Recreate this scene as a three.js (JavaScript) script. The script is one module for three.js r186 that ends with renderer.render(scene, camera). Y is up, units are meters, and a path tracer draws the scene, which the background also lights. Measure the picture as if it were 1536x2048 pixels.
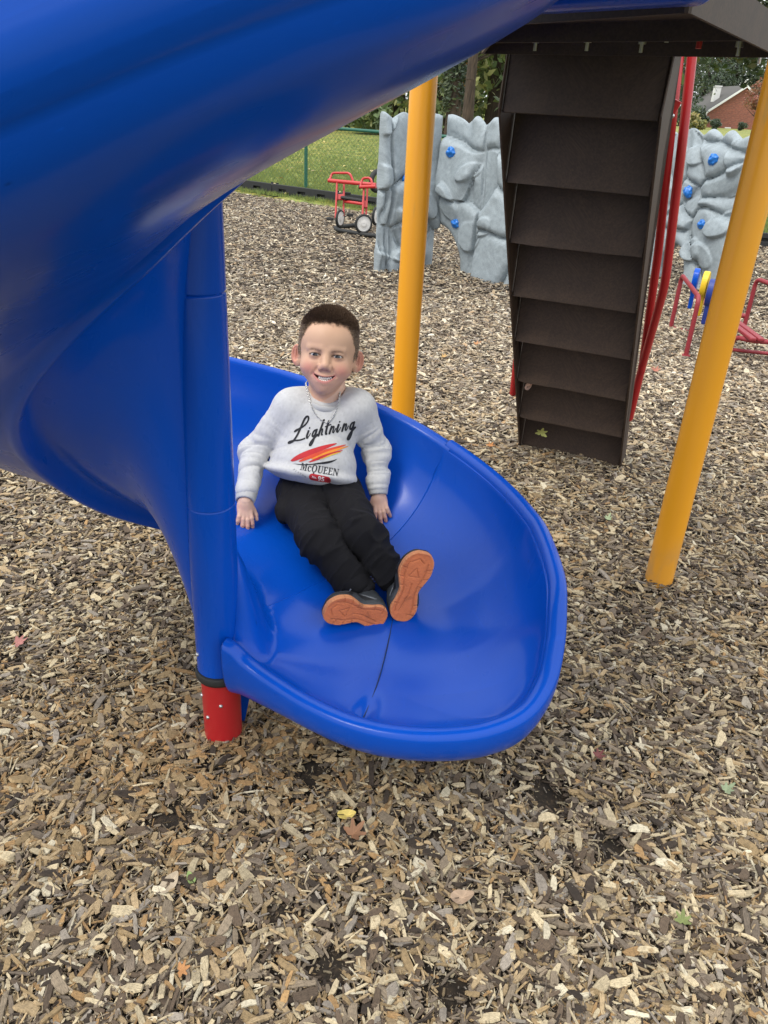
import * as THREE from 'three';
import { mergeGeometries, mergeVertices, toCreasedNormals } from 'three/addons/utils/BufferGeometryUtils.js';
import { RoundedBoxGeometry } from 'three/addons/geometries/RoundedBoxGeometry.js';

// ------------------------------------------------------------ camera, sky, sun, exposure
const W = 768, H = 1024, F = 1580;                       // focal length for a 2048 px high frame
const scene = new THREE.Scene();
const camera = new THREE.PerspectiveCamera(2 * Math.atan(1024 / F) * 180 / Math.PI, W / H, 0.05, 900);
camera.position.set(0, 1.3, 0);
camera.rotation.set(-27.5 * Math.PI / 180, 0, 3.2 * Math.PI / 180, 'YXZ');
camera.updateMatrixWorld(true);
const renderer = new THREE.WebGLRenderer({ antialias: true });
renderer.setSize(W, H);
renderer.toneMapping = THREE.LinearToneMapping;
renderer.toneMappingExposure = 1.55;
renderer.shadowMap.enabled = true;

const sunDir = new THREE.Vector3(-0.5, 0.95, 0.42).normalize();
{
  const w = 512, h = 256, d = new Float32Array(w * h * 4);
  const cl = (x, y, z) => { let a = 0, s = 1; for (let i = 0; i < 4; i++) { a += s * (Math.sin(x * 3.1 * 1.9 ** i + 1.3 * i + 1.7 * Math.sin(z * 2.3 * 1.9 ** i)) * Math.sin(z * 2.7 * 1.9 ** i + y * 2 + 2.1 * i)); s *= 0.55; } return a; };
  for (let j = 0; j < h; j++) for (let i = 0; i < w; i++) {
    const el = ((j + 0.5) / h - 0.5) * Math.PI, az = (i + 0.5) / w * 2 * Math.PI;
    const y = Math.sin(el), x = Math.cos(el) * Math.cos(az), z = Math.cos(el) * Math.sin(az);
    const c = 0.5 + 0.5 * cl(x / (Math.abs(y) + 0.35), y, z / (Math.abs(y) + 0.35));
    const L = y < 0 ? 0.3 : (0.80 + 0.55 * y) * (0.93 + 0.2 * c);
    const k = (j * w + i) * 4;
    d[k] = L * 0.97; d[k + 1] = L * 1.0; d[k + 2] = L * 1.05; d[k + 3] = 1;
  }
  const sky = new THREE.DataTexture(d, w, h, THREE.RGBAFormat, THREE.FloatType);
  sky.mapping = THREE.EquirectangularReflectionMapping; sky.magFilter = THREE.LinearFilter; sky.minFilter = THREE.LinearFilter; sky.wrapS = THREE.RepeatWrapping; sky.needsUpdate = true;
  scene.background = sky; scene.environment = sky;
}
const sun = new THREE.DirectionalLight(new THREE.Color(1, 0.95, 0.86), 1.4);
sun.position.copy(sunDir).multiplyScalar(30); sun.castShadow = true; sun.shadow.radius = 42;
Object.assign(sun.shadow.camera, { left: -14, right: 14, top: 14, bottom: -14, near: 1, far: 80 }); sun.shadow.mapSize.set(2048, 2048);
scene.add(sun); scene.add(sun.target);

// ------------------------------------------------------------ helpers
const V = (x, y, z) => new THREE.Vector3(x, y, z);
const rngOf = (s) => () => { s |= 0; s = s + 0x6D2B79F5 | 0; let t = Math.imul(s ^ s >>> 15, 1 | s); t = t + Math.imul(t ^ t >>> 7, 61 | t) ^ t; return ((t ^ t >>> 14) >>> 0) / 4294967296; };
const clamp = (x, a = 0, b = 1) => Math.min(b, Math.max(a, x));
const lerp = (a, b, t) => a + (b - a) * t;
const sstep = (a, b, x) => { const t = clamp((x - a) / (b - a)); return t * t * (3 - 2 * t); };
const hash3 = (x, y, z) => { let h = Math.imul(x | 0, 374761393) ^ Math.imul(y | 0, 668265263) ^ Math.imul(z | 0, 2147483647 - 60493); h = Math.imul(h ^ h >>> 13, 1274126177); return ((h ^ h >>> 16) >>> 0) / 4294967296; };
function noise3(x, y, z) {
  const xi = Math.floor(x), yi = Math.floor(y), zi = Math.floor(z);
  let u = x - xi, v = y - yi, w = z - zi; u = u * u * (3 - 2 * u); v = v * v * (3 - 2 * v); w = w * w * (3 - 2 * w);
  const q = (a, b, c) => hash3(xi + a, yi + b, zi + c);
  return lerp(lerp(lerp(q(0, 0, 0), q(1, 0, 0), u), lerp(q(0, 1, 0), q(1, 1, 0), u), v), lerp(lerp(q(0, 0, 1), q(1, 0, 1), u), lerp(q(0, 1, 1), q(1, 1, 1), u), v), w);
}
const fbm = (x, y, z, o = 4) => { let a = 0, s = 0.5; for (let i = 0; i < o; i++) { a += s * noise3(x, y, z); x = x * 2.03 + 7.1; y = y * 2.03 + 3.7; z = z * 2.03 + 1.9; s *= 0.5; } return a; };
// monotone-ish smooth interpolation of a table of [x, y]
function curve(tab) {
  return (x) => {
    const n = tab.length;
    if (x <= tab[0][0]) return tab[0][1] + (tab[1][1] - tab[0][1]) / (tab[1][0] - tab[0][0]) * (x - tab[0][0]);
    if (x >= tab[n - 1][0]) return tab[n - 1][1] + (tab[n - 1][1] - tab[n - 2][1]) / (tab[n - 1][0] - tab[n - 2][0]) * (x - tab[n - 1][0]);
    let i = 0; while (x > tab[i + 1][0]) i++;
    const [x0, y0] = tab[i], [x1, y1] = tab[i + 1], h = x1 - x0;
    const m = (k) => k <= 0 ? (tab[1][1] - tab[0][1]) / (tab[1][0] - tab[0][0]) : k >= n - 1 ? (tab[n - 1][1] - tab[n - 2][1]) / (tab[n - 1][0] - tab[n - 2][0]) : (tab[k + 1][1] - tab[k - 1][1]) / (tab[k + 1][0] - tab[k - 1][0]);
    const t = (x - x0) / h, t2 = t * t, t3 = t2 * t;
    return (2 * t3 - 3 * t2 + 1) * y0 + (t3 - 2 * t2 + t) * h * m(i) + (-2 * t3 + 3 * t2) * y1 + (t3 - t2) * h * m(i + 1);
  };
}
// survey: the direction in which a point of the photograph lies, and the place there at a given depth or height
const dirOf = (px, py) => V((px - 768) / F, -(py - 1024) / F, -1).applyQuaternion(camera.quaternion);
const at = (px, py, depth) => dirOf(px, py).multiplyScalar(depth).add(camera.position);
const atH = (px, py, h = 0) => { const d = dirOf(px, py); return d.multiplyScalar((h - camera.position.y) / d.y).add(camera.position); };
const pix = (p) => { const q = p.clone().applyMatrix4(camera.matrixWorldInverse); return [768 - q.x / q.z * F, 1024 + q.y / q.z * F, -q.z]; };

const taken = {};
function numbered(n) { if (!(n in taken)) { taken[n] = 0; return n; } taken[n]++; return n + '_' + String(taken[n]).padStart(3, '0'); }
function tag(o, label, category, group, kind) {
  if (label) o.userData.label = label; if (category) o.userData.category = category; if (group) o.userData.group = group; if (kind) o.userData.kind = kind; return o;
}
function thing(name, label, category, pos, group) { const o = new THREE.Group(); o.name = numbered(name); if (pos) o.position.copy(pos); scene.add(o); return tag(o, label, category, group); }
function mesh(name, geo, mat, parent, label) {
  const m = new THREE.Mesh(geo, mat); m.name = parent ? name : numbered(name); m.castShadow = m.receiveShadow = true;
  if (label) m.userData.label = label; (parent || scene).add(m); return m;
}
const mat = (r, g, b, rough = 0.6, o = {}) => { const m = new THREE.MeshPhysicalMaterial({ roughness: rough, ...o }); m.color.setRGB(r, g, b); return m; };
function tex(size, fn, srgb = true, rep = 1) {     // fn(u, v) -> [r, g, b] 0..1 (display values when srgb) or a number
  const d = new Uint8Array(size * size * 4);
  for (let j = 0; j < size; j++) for (let i = 0; i < size; i++) {
    let c = fn((i + 0.5) / size, (j + 0.5) / size); if (typeof c === 'number') c = [c, c, c];
    const k = (j * size + i) * 4; d[k] = clamp(c[0]) * 255; d[k + 1] = clamp(c[1]) * 255; d[k + 2] = clamp(c[2]) * 255; d[k + 3] = 255;
  }
  const t = new THREE.DataTexture(d, size, size); t.magFilter = THREE.LinearFilter; t.minFilter = THREE.LinearMipmapLinearFilter; t.generateMipmaps = true;
  t.wrapS = t.wrapT = THREE.RepeatWrapping; t.repeat.set(rep, rep); if (srgb) t.colorSpace = THREE.SRGBColorSpace; t.needsUpdate = true; return t;
}
// noise that wraps over the unit square
const wrapN = (u, v, f, s = 0) => { const a = u * 2 * Math.PI, b = v * 2 * Math.PI, r = f / 6.283; return noise3(Math.cos(a) * r + 31 + s, Math.sin(a) * r + Math.cos(b) * r * 1.001 + 17, Math.sin(b) * r + 53 + s * 2); };
function tube(pts, r, seg = 24, rad = 10, closed = false) { return new THREE.TubeGeometry(new THREE.CatmullRomCurve3(pts, closed, 'centripetal'), seg, r, rad, closed); }
// straight legs joined by round bends
function pipe(pts, r, bend = 0.05, rad = 10, caps = true) {
  const path = new THREE.CurvePath(); let last = pts[0].clone();
  for (let i = 1; i < pts.length; i++) {
    if (i < pts.length - 1) {
      const a = pts[i].clone().sub(pts[i - 1]), b = pts[i + 1].clone().sub(pts[i]), k = Math.min(bend, a.length() * 0.45, b.length() * 0.45);
      const p = pts[i].clone().sub(a.setLength(k)), q = pts[i].clone().add(b.setLength(k));
      path.add(new THREE.LineCurve3(last, p)); path.add(new THREE.QuadraticBezierCurve3(p, pts[i].clone(), q)); last = q;
    } else path.add(new THREE.LineCurve3(last, pts[i].clone()));
  }
  const gs = [];
  const c = { getPointAt: (t) => path.getPointAt(t) };
  const cv = new (class extends THREE.Curve { getPoint(t) { return path.getPointAt(clamp(t, 0, 1)); } })();
  gs.push(new THREE.TubeGeometry(cv, 12 * pts.length, r, rad));
  if (caps) for (const p of [pts[0], pts[pts.length - 1]]) { const s = new THREE.SphereGeometry(r * 1.005, rad, 6); s.translate(p.x, p.y, p.z); gs.push(s); }
  return mergeGeometries(gs);
}
function between(a, b, r0, r1 = r0, rad = 16, seg = 1) {   // a round bar
  const d = b.clone().sub(a), g = new THREE.CylinderGeometry(r1, r0, d.length(), rad, seg);
  g.applyQuaternion(new THREE.Quaternion().setFromUnitVectors(V(0, 1, 0), d.clone().normalize())); g.translate((a.x + b.x) / 2, (a.y + b.y) / 2, (a.z + b.z) / 2); return g;
}
// a flat board: corners a, b, c, d in order, thickness along the normal
function board(c, t, bev = 0.003) {
  const ex = c[1].clone().sub(c[0]), n = ex.clone().cross(c[3].clone().sub(c[0])).normalize(), g = new THREE.BufferGeometry();
  const m = c.reduce((s, p) => s.add(p), V(0, 0, 0)).multiplyScalar(1 / c.length), pos = [], idx = [], N = c.length;
  const rings = [[-t / 2, bev], [-t / 2 + bev, 0], [t / 2 - bev, 0], [t / 2, bev]];
  for (const [o, i] of rings) for (const p of c) { const q = p.clone().add(m.clone().sub(p).setLength(i * 1.4)).addScaledVector(n, o); pos.push(q.x, q.y, q.z); }
  for (let k = 0; k < 3; k++) for (let i = 0; i < N; i++) { const j = (i + 1) % N, A = k * N + i, B = k * N + j, C = A + N, D = B + N; idx.push(A, B, D, A, D, C); }
  for (let i = 1; i < N - 1; i++) { idx.push(0, i + 1, i); idx.push(3 * N, 3 * N + i, 3 * N + i + 1); }
  g.setAttribute('position', new THREE.Float32BufferAttribute(pos, 3)); g.setIndex(idx);
  const f = g.toNonIndexed(); f.computeVertexNormals();
  const u = ex.clone().normalize(), v = n.clone().cross(u), P = f.attributes.position, uv = [];
  for (let i = 0; i < P.count; i++) { const q = V(P.getX(i), P.getY(i), P.getZ(i)).sub(c[0]); uv.push(q.dot(u), q.dot(v)); }
  f.setAttribute('uv', new THREE.Float32BufferAttribute(uv, 2)); return f;
}
// mesh of the zero level of a distance field (surface nets), evaluated only near the surface
function skin(f, lo, hi, h, color, lip = 1.35) {
  const nx = Math.ceil((hi.x - lo.x) / h) + 1, ny = Math.ceil((hi.y - lo.y) / h) + 1, nz = Math.ceil((hi.z - lo.z) / h) + 1;
  const val = new Float32Array(nx * ny * nz), B = 6, sx = 1, sy = nx, sz = nx * ny;
  for (let kz = 0; kz < nz; kz += B) for (let ky = 0; ky < ny; ky += B) for (let kx = 0; kx < nx; kx += B) {
    const c = f(lo.x + (kx + B / 2 - 0.5) * h, lo.y + (ky + B / 2 - 0.5) * h, lo.z + (kz + B / 2 - 0.5) * h);
    const far = Math.abs(c) > B * h * 0.87 * lip + h;
    for (let z = kz; z < Math.min(kz + B, nz); z++) for (let y = ky; y < Math.min(ky + B, ny); y++) for (let x = kx; x < Math.min(kx + B, nx); x++)
      val[x + y * sy + z * sz] = far ? c : f(lo.x + x * h, lo.y + y * h, lo.z + z * h);
  }
  const id = new Int32Array(nx * ny * nz).fill(-1), pos = [], idx = [];
  for (let z = 0; z < nz - 1; z++) for (let y = 0; y < ny - 1; y++) for (let x = 0; x < nx - 1; x++) {
    const o = x + y * sy + z * sz; let n = 0, X = 0, Y = 0, Z = 0, mask = 0;
    for (let c = 0; c < 8; c++) if (val[o + (c & 1) + (c >> 1 & 1) * sy + (c >> 2) * sz] < 0) mask |= 1 << c;
    if (mask === 0 || mask === 255) continue;
    for (let a = 0; a < 8; a++) for (const s of [1, 2, 4]) if (!(a & s)) {
      const b = a | s; if ((mask >> a & 1) === (mask >> b & 1)) continue;
      const va = val[o + (a & 1) + (a >> 1 & 1) * sy + (a >> 2) * sz], vb = val[o + (b & 1) + (b >> 1 & 1) * sy + (b >> 2) * sz], t = va / (va - vb);
      X += (a & 1) + (s === 1 ? t : 0); Y += (a >> 1 & 1) + (s === 2 ? t : 0); Z += (a >> 2) + (s === 4 ? t : 0); n++;
    }
    id[o] = pos.length / 3; pos.push(lo.x + (x + X / n) * h, lo.y + (y + Y / n) * h, lo.z + (z + Z / n) * h);
  }
  for (let z = 1; z < nz - 1; z++) for (let y = 1; y < ny - 1; y++) for (let x = 1; x < nx - 1; x++) {
    const o = x + y * sy + z * sz, a = val[o] < 0;
    for (const [s, p, q] of [[sx, sy, sz], [sy, sz, sx], [sz, sx, sy]]) {
      if (a === val[o + s] < 0) continue;
      const A = id[o], B2 = id[o - p], C = id[o - p - q], D = id[o - q]; if (A < 0 || B2 < 0 || C < 0 || D < 0) continue;
      if (a) idx.push(A, B2, C, A, C, D); else idx.push(A, C, B2, A, D, C);
    }
  }
  const g = new THREE.BufferGeometry(); g.setAttribute('position', new THREE.Float32BufferAttribute(pos, 3)); g.setIndex(idx);
  const nor = new Float32Array(pos.length), e = h * 0.6;
  for (let i = 0; i < pos.length; i += 3) {
    const [x, y, z] = [pos[i], pos[i + 1], pos[i + 2]];
    const gx = f(x + e, y, z) - f(x - e, y, z), gy = f(x, y + e, z) - f(x, y - e, z), gz = f(x, y, z + e) - f(x, y, z - e), l = Math.hypot(gx, gy, gz) || 1;
    nor[i] = gx / l; nor[i + 1] = gy / l; nor[i + 2] = gz / l;
  }
  g.setAttribute('normal', new THREE.BufferAttribute(nor, 3));
  if (color) { const col = new Float32Array(pos.length); for (let i = 0; i < pos.length; i += 3) { const c = color(pos[i], pos[i + 1], pos[i + 2], nor[i], nor[i + 1], nor[i + 2]); col[i] = c[0]; col[i + 1] = c[1]; col[i + 2] = c[2]; } g.setAttribute('color', new THREE.BufferAttribute(col, 3)); }
  return g;
}
const smin = (a, b, k) => { const h = Math.max(k - Math.abs(a - b), 0) / k; return Math.min(a, b) - h * h * k * 0.25; };
const smax = (a, b, k) => -smin(-a, -b, k);
// tapered capsule
function cap(x, y, z, a, b, ra, rb) {
  const bx = b.x - a.x, by = b.y - a.y, bz = b.z - a.z, px = x - a.x, py = y - a.y, pz = z - a.z;
  const t = clamp((px * bx + py * by + pz * bz) / (bx * bx + by * by + bz * bz));
  return Math.hypot(px - bx * t, py - by * t, pz - bz * t) - (ra + (rb - ra) * t);
}
const ell = (x, y, z, cx, cy, cz, rx, ry, rz) => { const a = (x - cx) / rx, b = (y - cy) / ry, c = (z - cz) / rz, k = Math.hypot(a, b, c), l = Math.hypot(a / rx, b / ry, c / rz); return l < 1e-9 ? -Math.min(rx, ry, rz) : k * (k - 1) / l; };
function tint(g, fn) { const P = g.attributes.position, c = new Float32Array(P.count * 3); for (let i = 0; i < P.count; i++) { const q = fn(P.getX(i), P.getY(i), P.getZ(i), i); c[i * 3] = q[0]; c[i * 3 + 1] = q[1]; c[i * 3 + 2] = q[2]; } g.setAttribute('color', new THREE.BufferAttribute(c, 3)); return g; }
// ------------------------------------------------------------ ground
const postFoot = atH(448, 1476), P0 = V(postFoot.x, 0, postFoot.z);         // foot of the slide's post
const holes = [[1095, 1592, 0.035, 0.04], [345, 1640, 0.035, 0.012], [550, 1830, 0.022, 0.012], [660, 1945, 0.03, 0.012], [1215, 1690, 0.03, 0.008], [900, 1985, 0.03, 0.01], [620, 1560, 0.03, 0.01]].map(([x, y, r, d]) => ({ p: atH(x, y), r, d }));
const postR = atH(1314, 1172);
function groundH(x, z) {
  let h = 0.02 * Math.exp(-((Math.hypot(x - P0.x, z - P0.z - 0.03) / 0.11) ** 2)) + 0.022 * Math.exp(-((Math.hypot(x - postR.x, z - postR.z) / 0.10) ** 2)) + (fbm(x * 1.3 + 5, 2, z * 1.3, 3) - 0.45) * 0.035 + (noise3(x * 6, 1, z * 6) - 0.5) * 0.008;
  for (const o of holes) { const q = Math.hypot(x - o.p.x, (z - o.p.z)) / o.r; if (q < 2.2) h -= o.d * Math.exp(-q * q * 1.2); }
  return h;
}
const bedA = atH(505, 391), bedB = atH(752, 427), bedC = atH(1525, 493);      // edge of the chip bed behind
const bedLine = [bedA.clone().add(bedA.clone().sub(bedB).multiplyScalar(3)), bedA, bedB, bedC, bedC.clone().add(bedC.clone().sub(bedB).multiplyScalar(1.2))];
function edgeZ(x) { for (let i = 0; i < bedLine.length - 1; i++) { const a = bedLine[i], b = bedLine[i + 1]; if (x <= b.x || i === bedLine.length - 2) return lerp(a.z, b.z, (x - a.x) / (b.x - a.x)); } }
const hillY = (x, z) => { const e = edgeZ(x) - z; return e <= 0 ? -0.05 : 0.02 + 0.25 * sstep(3, 25, e) + (fbm(x * 0.2, 0, z * 0.2, 2) - 0.4) * 0.25 * sstep(0.5, 5, e); };
{
  // lawn, one sheet to the horizon, with the chip bed on it
  const nx = 150, nz = 150, g = new THREE.PlaneGeometry(1, 1, nx, nz), P = g.attributes.position, uv = g.attributes.uv;
  for (let i = 0; i < P.count; i++) {
    const u = P.getX(i) * 2, v = P.getY(i) + 0.5;
    const x = Math.sign(u) * (Math.abs(u) * 14 + Math.abs(u) ** 3 * 386), z = 12 - (v * 50 + v ** 3 * 550);
    P.setXYZ(i, x, hillY(x, z), z); uv.setXY(i, x, z);
  }
  g.computeVertexNormals();
  const t = tex(512, (u, v) => { const a = wrapN(u, v, 90), b = wrapN(u, v, 30, 3), c = wrapN(u, v, 8, 7); const k = 0.6 + 0.5 * a + 0.25 * (b - 0.5); const y = clamp((b - 0.62) * 4); return [(0.46 + 0.16 * c + 0.16 * y) * k, (0.54 + 0.07 * c + 0.04 * y) * k, (0.24 + 0.03 * c + 0.06 * y) * k]; }, true, 0.45);
  const m = mat(1, 1, 1, 0.95, { map: t }); tag(mesh('lawn', g, m), null, null, null, 'structure');
  // soil under the chips
  const gx = 190, gz = 230, b = new THREE.PlaneGeometry(1, 1, gx, gz), Q = b.attributes.position, w = b.attributes.uv;
  for (let i = 0; i < Q.count; i++) {
    const x = lerp(-7, 9, Q.getX(i) + 0.5), v = Q.getY(i) + 0.5, z = lerp(2, Math.max(edgeZ(x) + 0.02, -22), Math.pow(v, 1.35));
    Q.setXYZ(i, x, groundH(x, z) - 0.004, z); w.setXY(i, x, z);
  }
  b.computeVertexNormals();
  const s = tex(512, (u, v) => { const a = wrapN(u, v, 120), c = wrapN(u, v, 25, 5), f = wrapN(u, v, 200, 9); const k = 0.30 + 0.5 * a * c + (f > 0.82 ? 0.3 : 0); return [0.40 * k, 0.33 * k, 0.25 * k]; }, true, 1.7);
  tag(mesh('soil', b, mat(1, 1, 1, 1, { map: s, bumpMap: s, bumpScale: 0.006 })), null, null, null, 'structure');
}
{
  // wood chips: eight split shapes strewn in layers
  const R = rngOf(77);
  const grain = tex(256, (u, v) => { const s = wrapN(u, v * 0.15, 90) * 0.6 + wrapN(u, v * 0.1, 200, 5) * 0.4; const k = wrapN(u, v, 14, 2); return 0.62 + 0.42 * s + 0.12 * (k - 0.5) - (s < 0.3 ? 0.22 : 0); }, true);
  const cm = mat(1, 1, 1, 0.92, { map: grain });
  const shapes = [];
  for (let k = 0; k < 9; k++) {
    const N = 7, out = [], asp = [0.17, 0.27, 0.38, 0.12, 0.22, 0.46, 0.15, 0.31, 0.08][k];
    for (let i = 0; i <= 3; i++) { const t = i / 3, e = (k % 3 === 0 ? 0.35 : 0.75); out.push([t - 0.5 + (R() - 0.5) * 0.1, asp * 0.5 * (i === 0 || i === 3 ? lerp(e, 1, R() * 0.7) : 0.85 + 0.3 * R())]); }
    for (let i = 3; i >= 0; i--) { const t = i / 3; out.push([t - 0.5 + (R() - 0.5) * 0.16, -asp * 0.5 * (i === 0 || i === 3 ? 0.15 + R() * 0.8 : 0.8 + 0.3 * R())]); }
    const th = [0.07, 0.1, 0.08, 0.07, 0.11, 0.09, 0.08, 0.06, 0.06][k], curl = (R() - 0.5) * 0.16, tw = (R() - 0.5) * 0.25, pos = [], idx = [], uv = [], n = out.length;
    for (const s of [1, -1]) for (const [x, y] of out) { const q = s > 0 ? 0.86 : 1; const z = s * th / 2 * (0.7 + 0.5 * R()) + curl * (0.25 - x * x) * 2 + tw * x * y * 4; pos.push(x * (s > 0 ? 0.95 : 1), z, y * q); uv.push(y * 1.4 + k * 0.31, x * 1.0); }
    const tri = (a, b, c) => idx.push(a, b, c);
    for (const o of [0, n]) for (let i = 0; i < 3; i++) { const a = o + i, b = o + i + 1, c = o + n - 2 - i, d = o + n - 1 - i; if (o === 0) { tri(a, b, c); tri(a, c, d); } else { tri(a, c, b); tri(a, d, c); } }
    for (let i = 0; i < n; i++) { const j = (i + 1) % n; tri(i, j + n, j); tri(i, i + n, j + n); }
    const g = new THREE.BufferGeometry(); g.setAttribute('position', new THREE.Float32BufferAttribute(pos, 3)); g.setAttribute('uv', new THREE.Float32BufferAttribute(uv, 2)); g.setIndex(idx);
    const f = g.toNonIndexed(); f.computeVertexNormals(); shapes.push(f);
  }
  const pal = [[0.66, 0.54, 0.34], [0.52, 0.38, 0.21], [0.40, 0.28, 0.14], [0.34, 0.265, 0.18], [0.25, 0.195, 0.14], [0.15, 0.105, 0.068], [0.06, 0.042, 0.028], [0.46, 0.28, 0.12], [0.38, 0.325, 0.26], [0.76, 0.67, 0.48]];
  const list = shapes.map(() => []);
  const q = new THREE.Quaternion(), e = new THREE.Euler(), m4 = new THREE.Matrix4();
  const strew = (n, z0, z1, lo, hi, layer) => {
    for (let i = 0; i < n; i++) {
      const d = lerp(z0, z1, R()), half = 0.66 * d + 0.75, x = (R() * 2 - 1) * half + (d > 4 ? 0.1 * d : 0), z = -d;
      if (z < edgeZ(x) + 0.04) continue;
      let bare = 0; for (const o of holes) { const k = Math.hypot(x - o.p.x, z - o.p.z) / o.r; if (k < 1.6) bare = Math.max(bare, Math.exp(-k * k)); }
      const thin = sstep(0.55, 0.72, fbm(x * 2.1 + 9, 4, z * 2.1, 3)) * 0.15;
      if (R() < bare * (hi < 0.02 ? 0.55 : 0.9) || R() < thin) continue;
      const big = R(), L = lerp(lo, hi, big * big * (bare > 0.1 || thin > 0.3 ? 0.5 : 1)) * (R() < 0.02 ? 1.5 : 1), k = Math.floor(R() * shapes.length);
      // fresher, warmer chips in front of the post, greyer ones to the right
      const warm = Math.exp(-(((x + 0.45) / 0.45) ** 2 + ((d - 1.28) / 0.28) ** 2)), r = R();
      let c = pal[r < 0.17 ? 0 : r < 0.29 ? 1 : r < 0.37 ? 2 : r < 0.50 ? 3 : r < 0.62 ? 4 : r < 0.77 ? 5 : r < 0.86 ? 6 : r < 0.89 ? 7 : r < 0.95 ? 8 : 9];
      if (R() < warm * 0.6) c = pal[R() < 0.4 ? 7 : R() < 0.6 ? 1 : 2];
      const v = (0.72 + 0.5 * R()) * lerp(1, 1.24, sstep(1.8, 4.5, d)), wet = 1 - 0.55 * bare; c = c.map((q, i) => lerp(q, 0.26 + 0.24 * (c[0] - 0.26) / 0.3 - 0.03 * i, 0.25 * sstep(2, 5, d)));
      e.set((R() - 0.5) * 0.62, R() * 6.283, (R() - 0.5) * 0.62); q.setFromEuler(e);
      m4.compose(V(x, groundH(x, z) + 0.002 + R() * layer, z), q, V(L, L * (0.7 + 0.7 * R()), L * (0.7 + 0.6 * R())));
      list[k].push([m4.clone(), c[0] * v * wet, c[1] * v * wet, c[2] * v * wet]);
    }
  };
  strew(44000, 0.5, 1.6, 0.014, 0.046, 0.012);
  strew(95000, 0.5, 1.9, 0.003, 0.013, 0.012);
  strew(76000, 1.6, 3.0, 0.015, 0.044, 0.012);
  strew(34000, 1.9, 3.2, 0.006, 0.018, 0.009);
  strew(150000, 3.0, 6.0, 0.018, 0.05, 0.014);
  strew(150000, 6.0, 13.5, 0.026, 0.055, 0.018);
  const col = new THREE.Color();
  list.forEach((l, k) => {
    const im = new THREE.InstancedMesh(shapes[k], cm, l.length); im.name = numbered('wood_chips'); im.castShadow = im.receiveShadow = true;
    l.forEach((a, i) => { im.setMatrixAt(i, a[0]); im.setColorAt(i, col.setRGB(a[1], a[2], a[3])); });
    tag(im, ['broad', 'stubby', 'squarish', 'slim', 'thick', 'blocky', 'narrow', 'flat', 'splinter'][k] + ' weathered wood chips strewn all over the playground floor', 'wood chips', null, 'stuff'); scene.add(im);
  });
}
// ------------------------------------------------------------ the spiral slide
const scuff = tex(1024, (u, v) => { const a = wrapN(u, v, 40), b = wrapN(u, v * 0.3, 240, 4), c = wrapN(u, v, 9, 8); return 0.45 + 0.22 * a + 0.35 * clamp((b - 0.7) * 3) * c + 0.1 * c; }, false, 1);
const blueTone = (() => {       // slightly uneven plastic with fine scratches left by shoes and buckles
  const n = 1024, cv = document.createElement('canvas'); cv.width = cv.height = n; const c = cv.getContext('2d'), R = rngOf(404); c.fillStyle = 'rgb(226,226,226)'; c.fillRect(0, 0, n, n);
  for (let i = 0; i < 60; i++) { const x = R() * n, y = R() * n, r = 60 + 180 * R(), g = c.createRadialGradient(x, y, 0, x, y, r), k = R() < 0.5 ? '214,214,214' : '236,236,236'; g.addColorStop(0, `rgba(${k},0.5)`); g.addColorStop(1, `rgba(${k},0)`); c.fillStyle = g; c.fillRect(x - r, y - r, 2 * r, 2 * r); }
  for (let i = 0; i < 210; i++) { const x = R() * n, y = R() * n, l = 12 + 90 * R() * R(), a = Math.PI / 2 + (R() - 0.5) * (R() < 0.7 ? 0.9 : 3); c.strokeStyle = `rgba(255,255,255,${0.10 + 0.4 * R() * R()})`; c.lineWidth = 0.7 + 0.8 * R(); c.beginPath(); c.moveTo(x, y); c.quadraticCurveTo(x + Math.cos(a) * l * 0.5 + (R() - 0.5) * 12, y + Math.sin(a) * l * 0.5, x + Math.cos(a) * l, y + Math.sin(a) * l); c.stroke(); }
  for (let i = 0; i < 240; i++) { const v = R() < 0.6 ? 255 : 150; c.fillStyle = `rgba(${v},${v},${v},${0.2 + 0.5 * R()})`; c.fillRect(R() * n, R() * n, 1 + R() * 1.6, 1 + R() * 1.6); }
  const t = new THREE.CanvasTexture(cv); t.colorSpace = THREE.SRGBColorSpace; t.wrapS = t.wrapT = THREE.RepeatWrapping; t.repeat.set(0.95, 0.8); return t;
})();
const blueM = mat(0.0015, 0.088, 0.575, 0.5, { roughnessMap: scuff, map: blueTone, specularIntensity: 0.2, clearcoat: 0.38, clearcoatRoughness: 0.17 });
const redM = mat(0.42, 0.012, 0.016, 0.42, { clearcoat: 0.3, clearcoatRoughness: 0.2 });
const steelM = mat(0.55, 0.55, 0.55, 0.35, { metalness: 0.9 });
const rubberM = mat(0.018, 0.019, 0.018, 0.7);
const TH0 = -50, TH1 = 284, UP = 0.95, EXIT = 0.05;
const bedH = curve([[-50, 1.372], [-20, 1.25], [0, 1.15], [45, 0.935], [90, 0.705], [120, 0.55], [150, 0.445], [180, 0.38], [225, 0.298], [270, 0.238], [284, 0.228]]);
const wallH = curve([[-50, 0.36], [0, 0.36], [90, 0.36], [150, 0.335], [180, 0.31], [225, 0.275], [270, 0.25], [284, 0.23]]);
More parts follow.
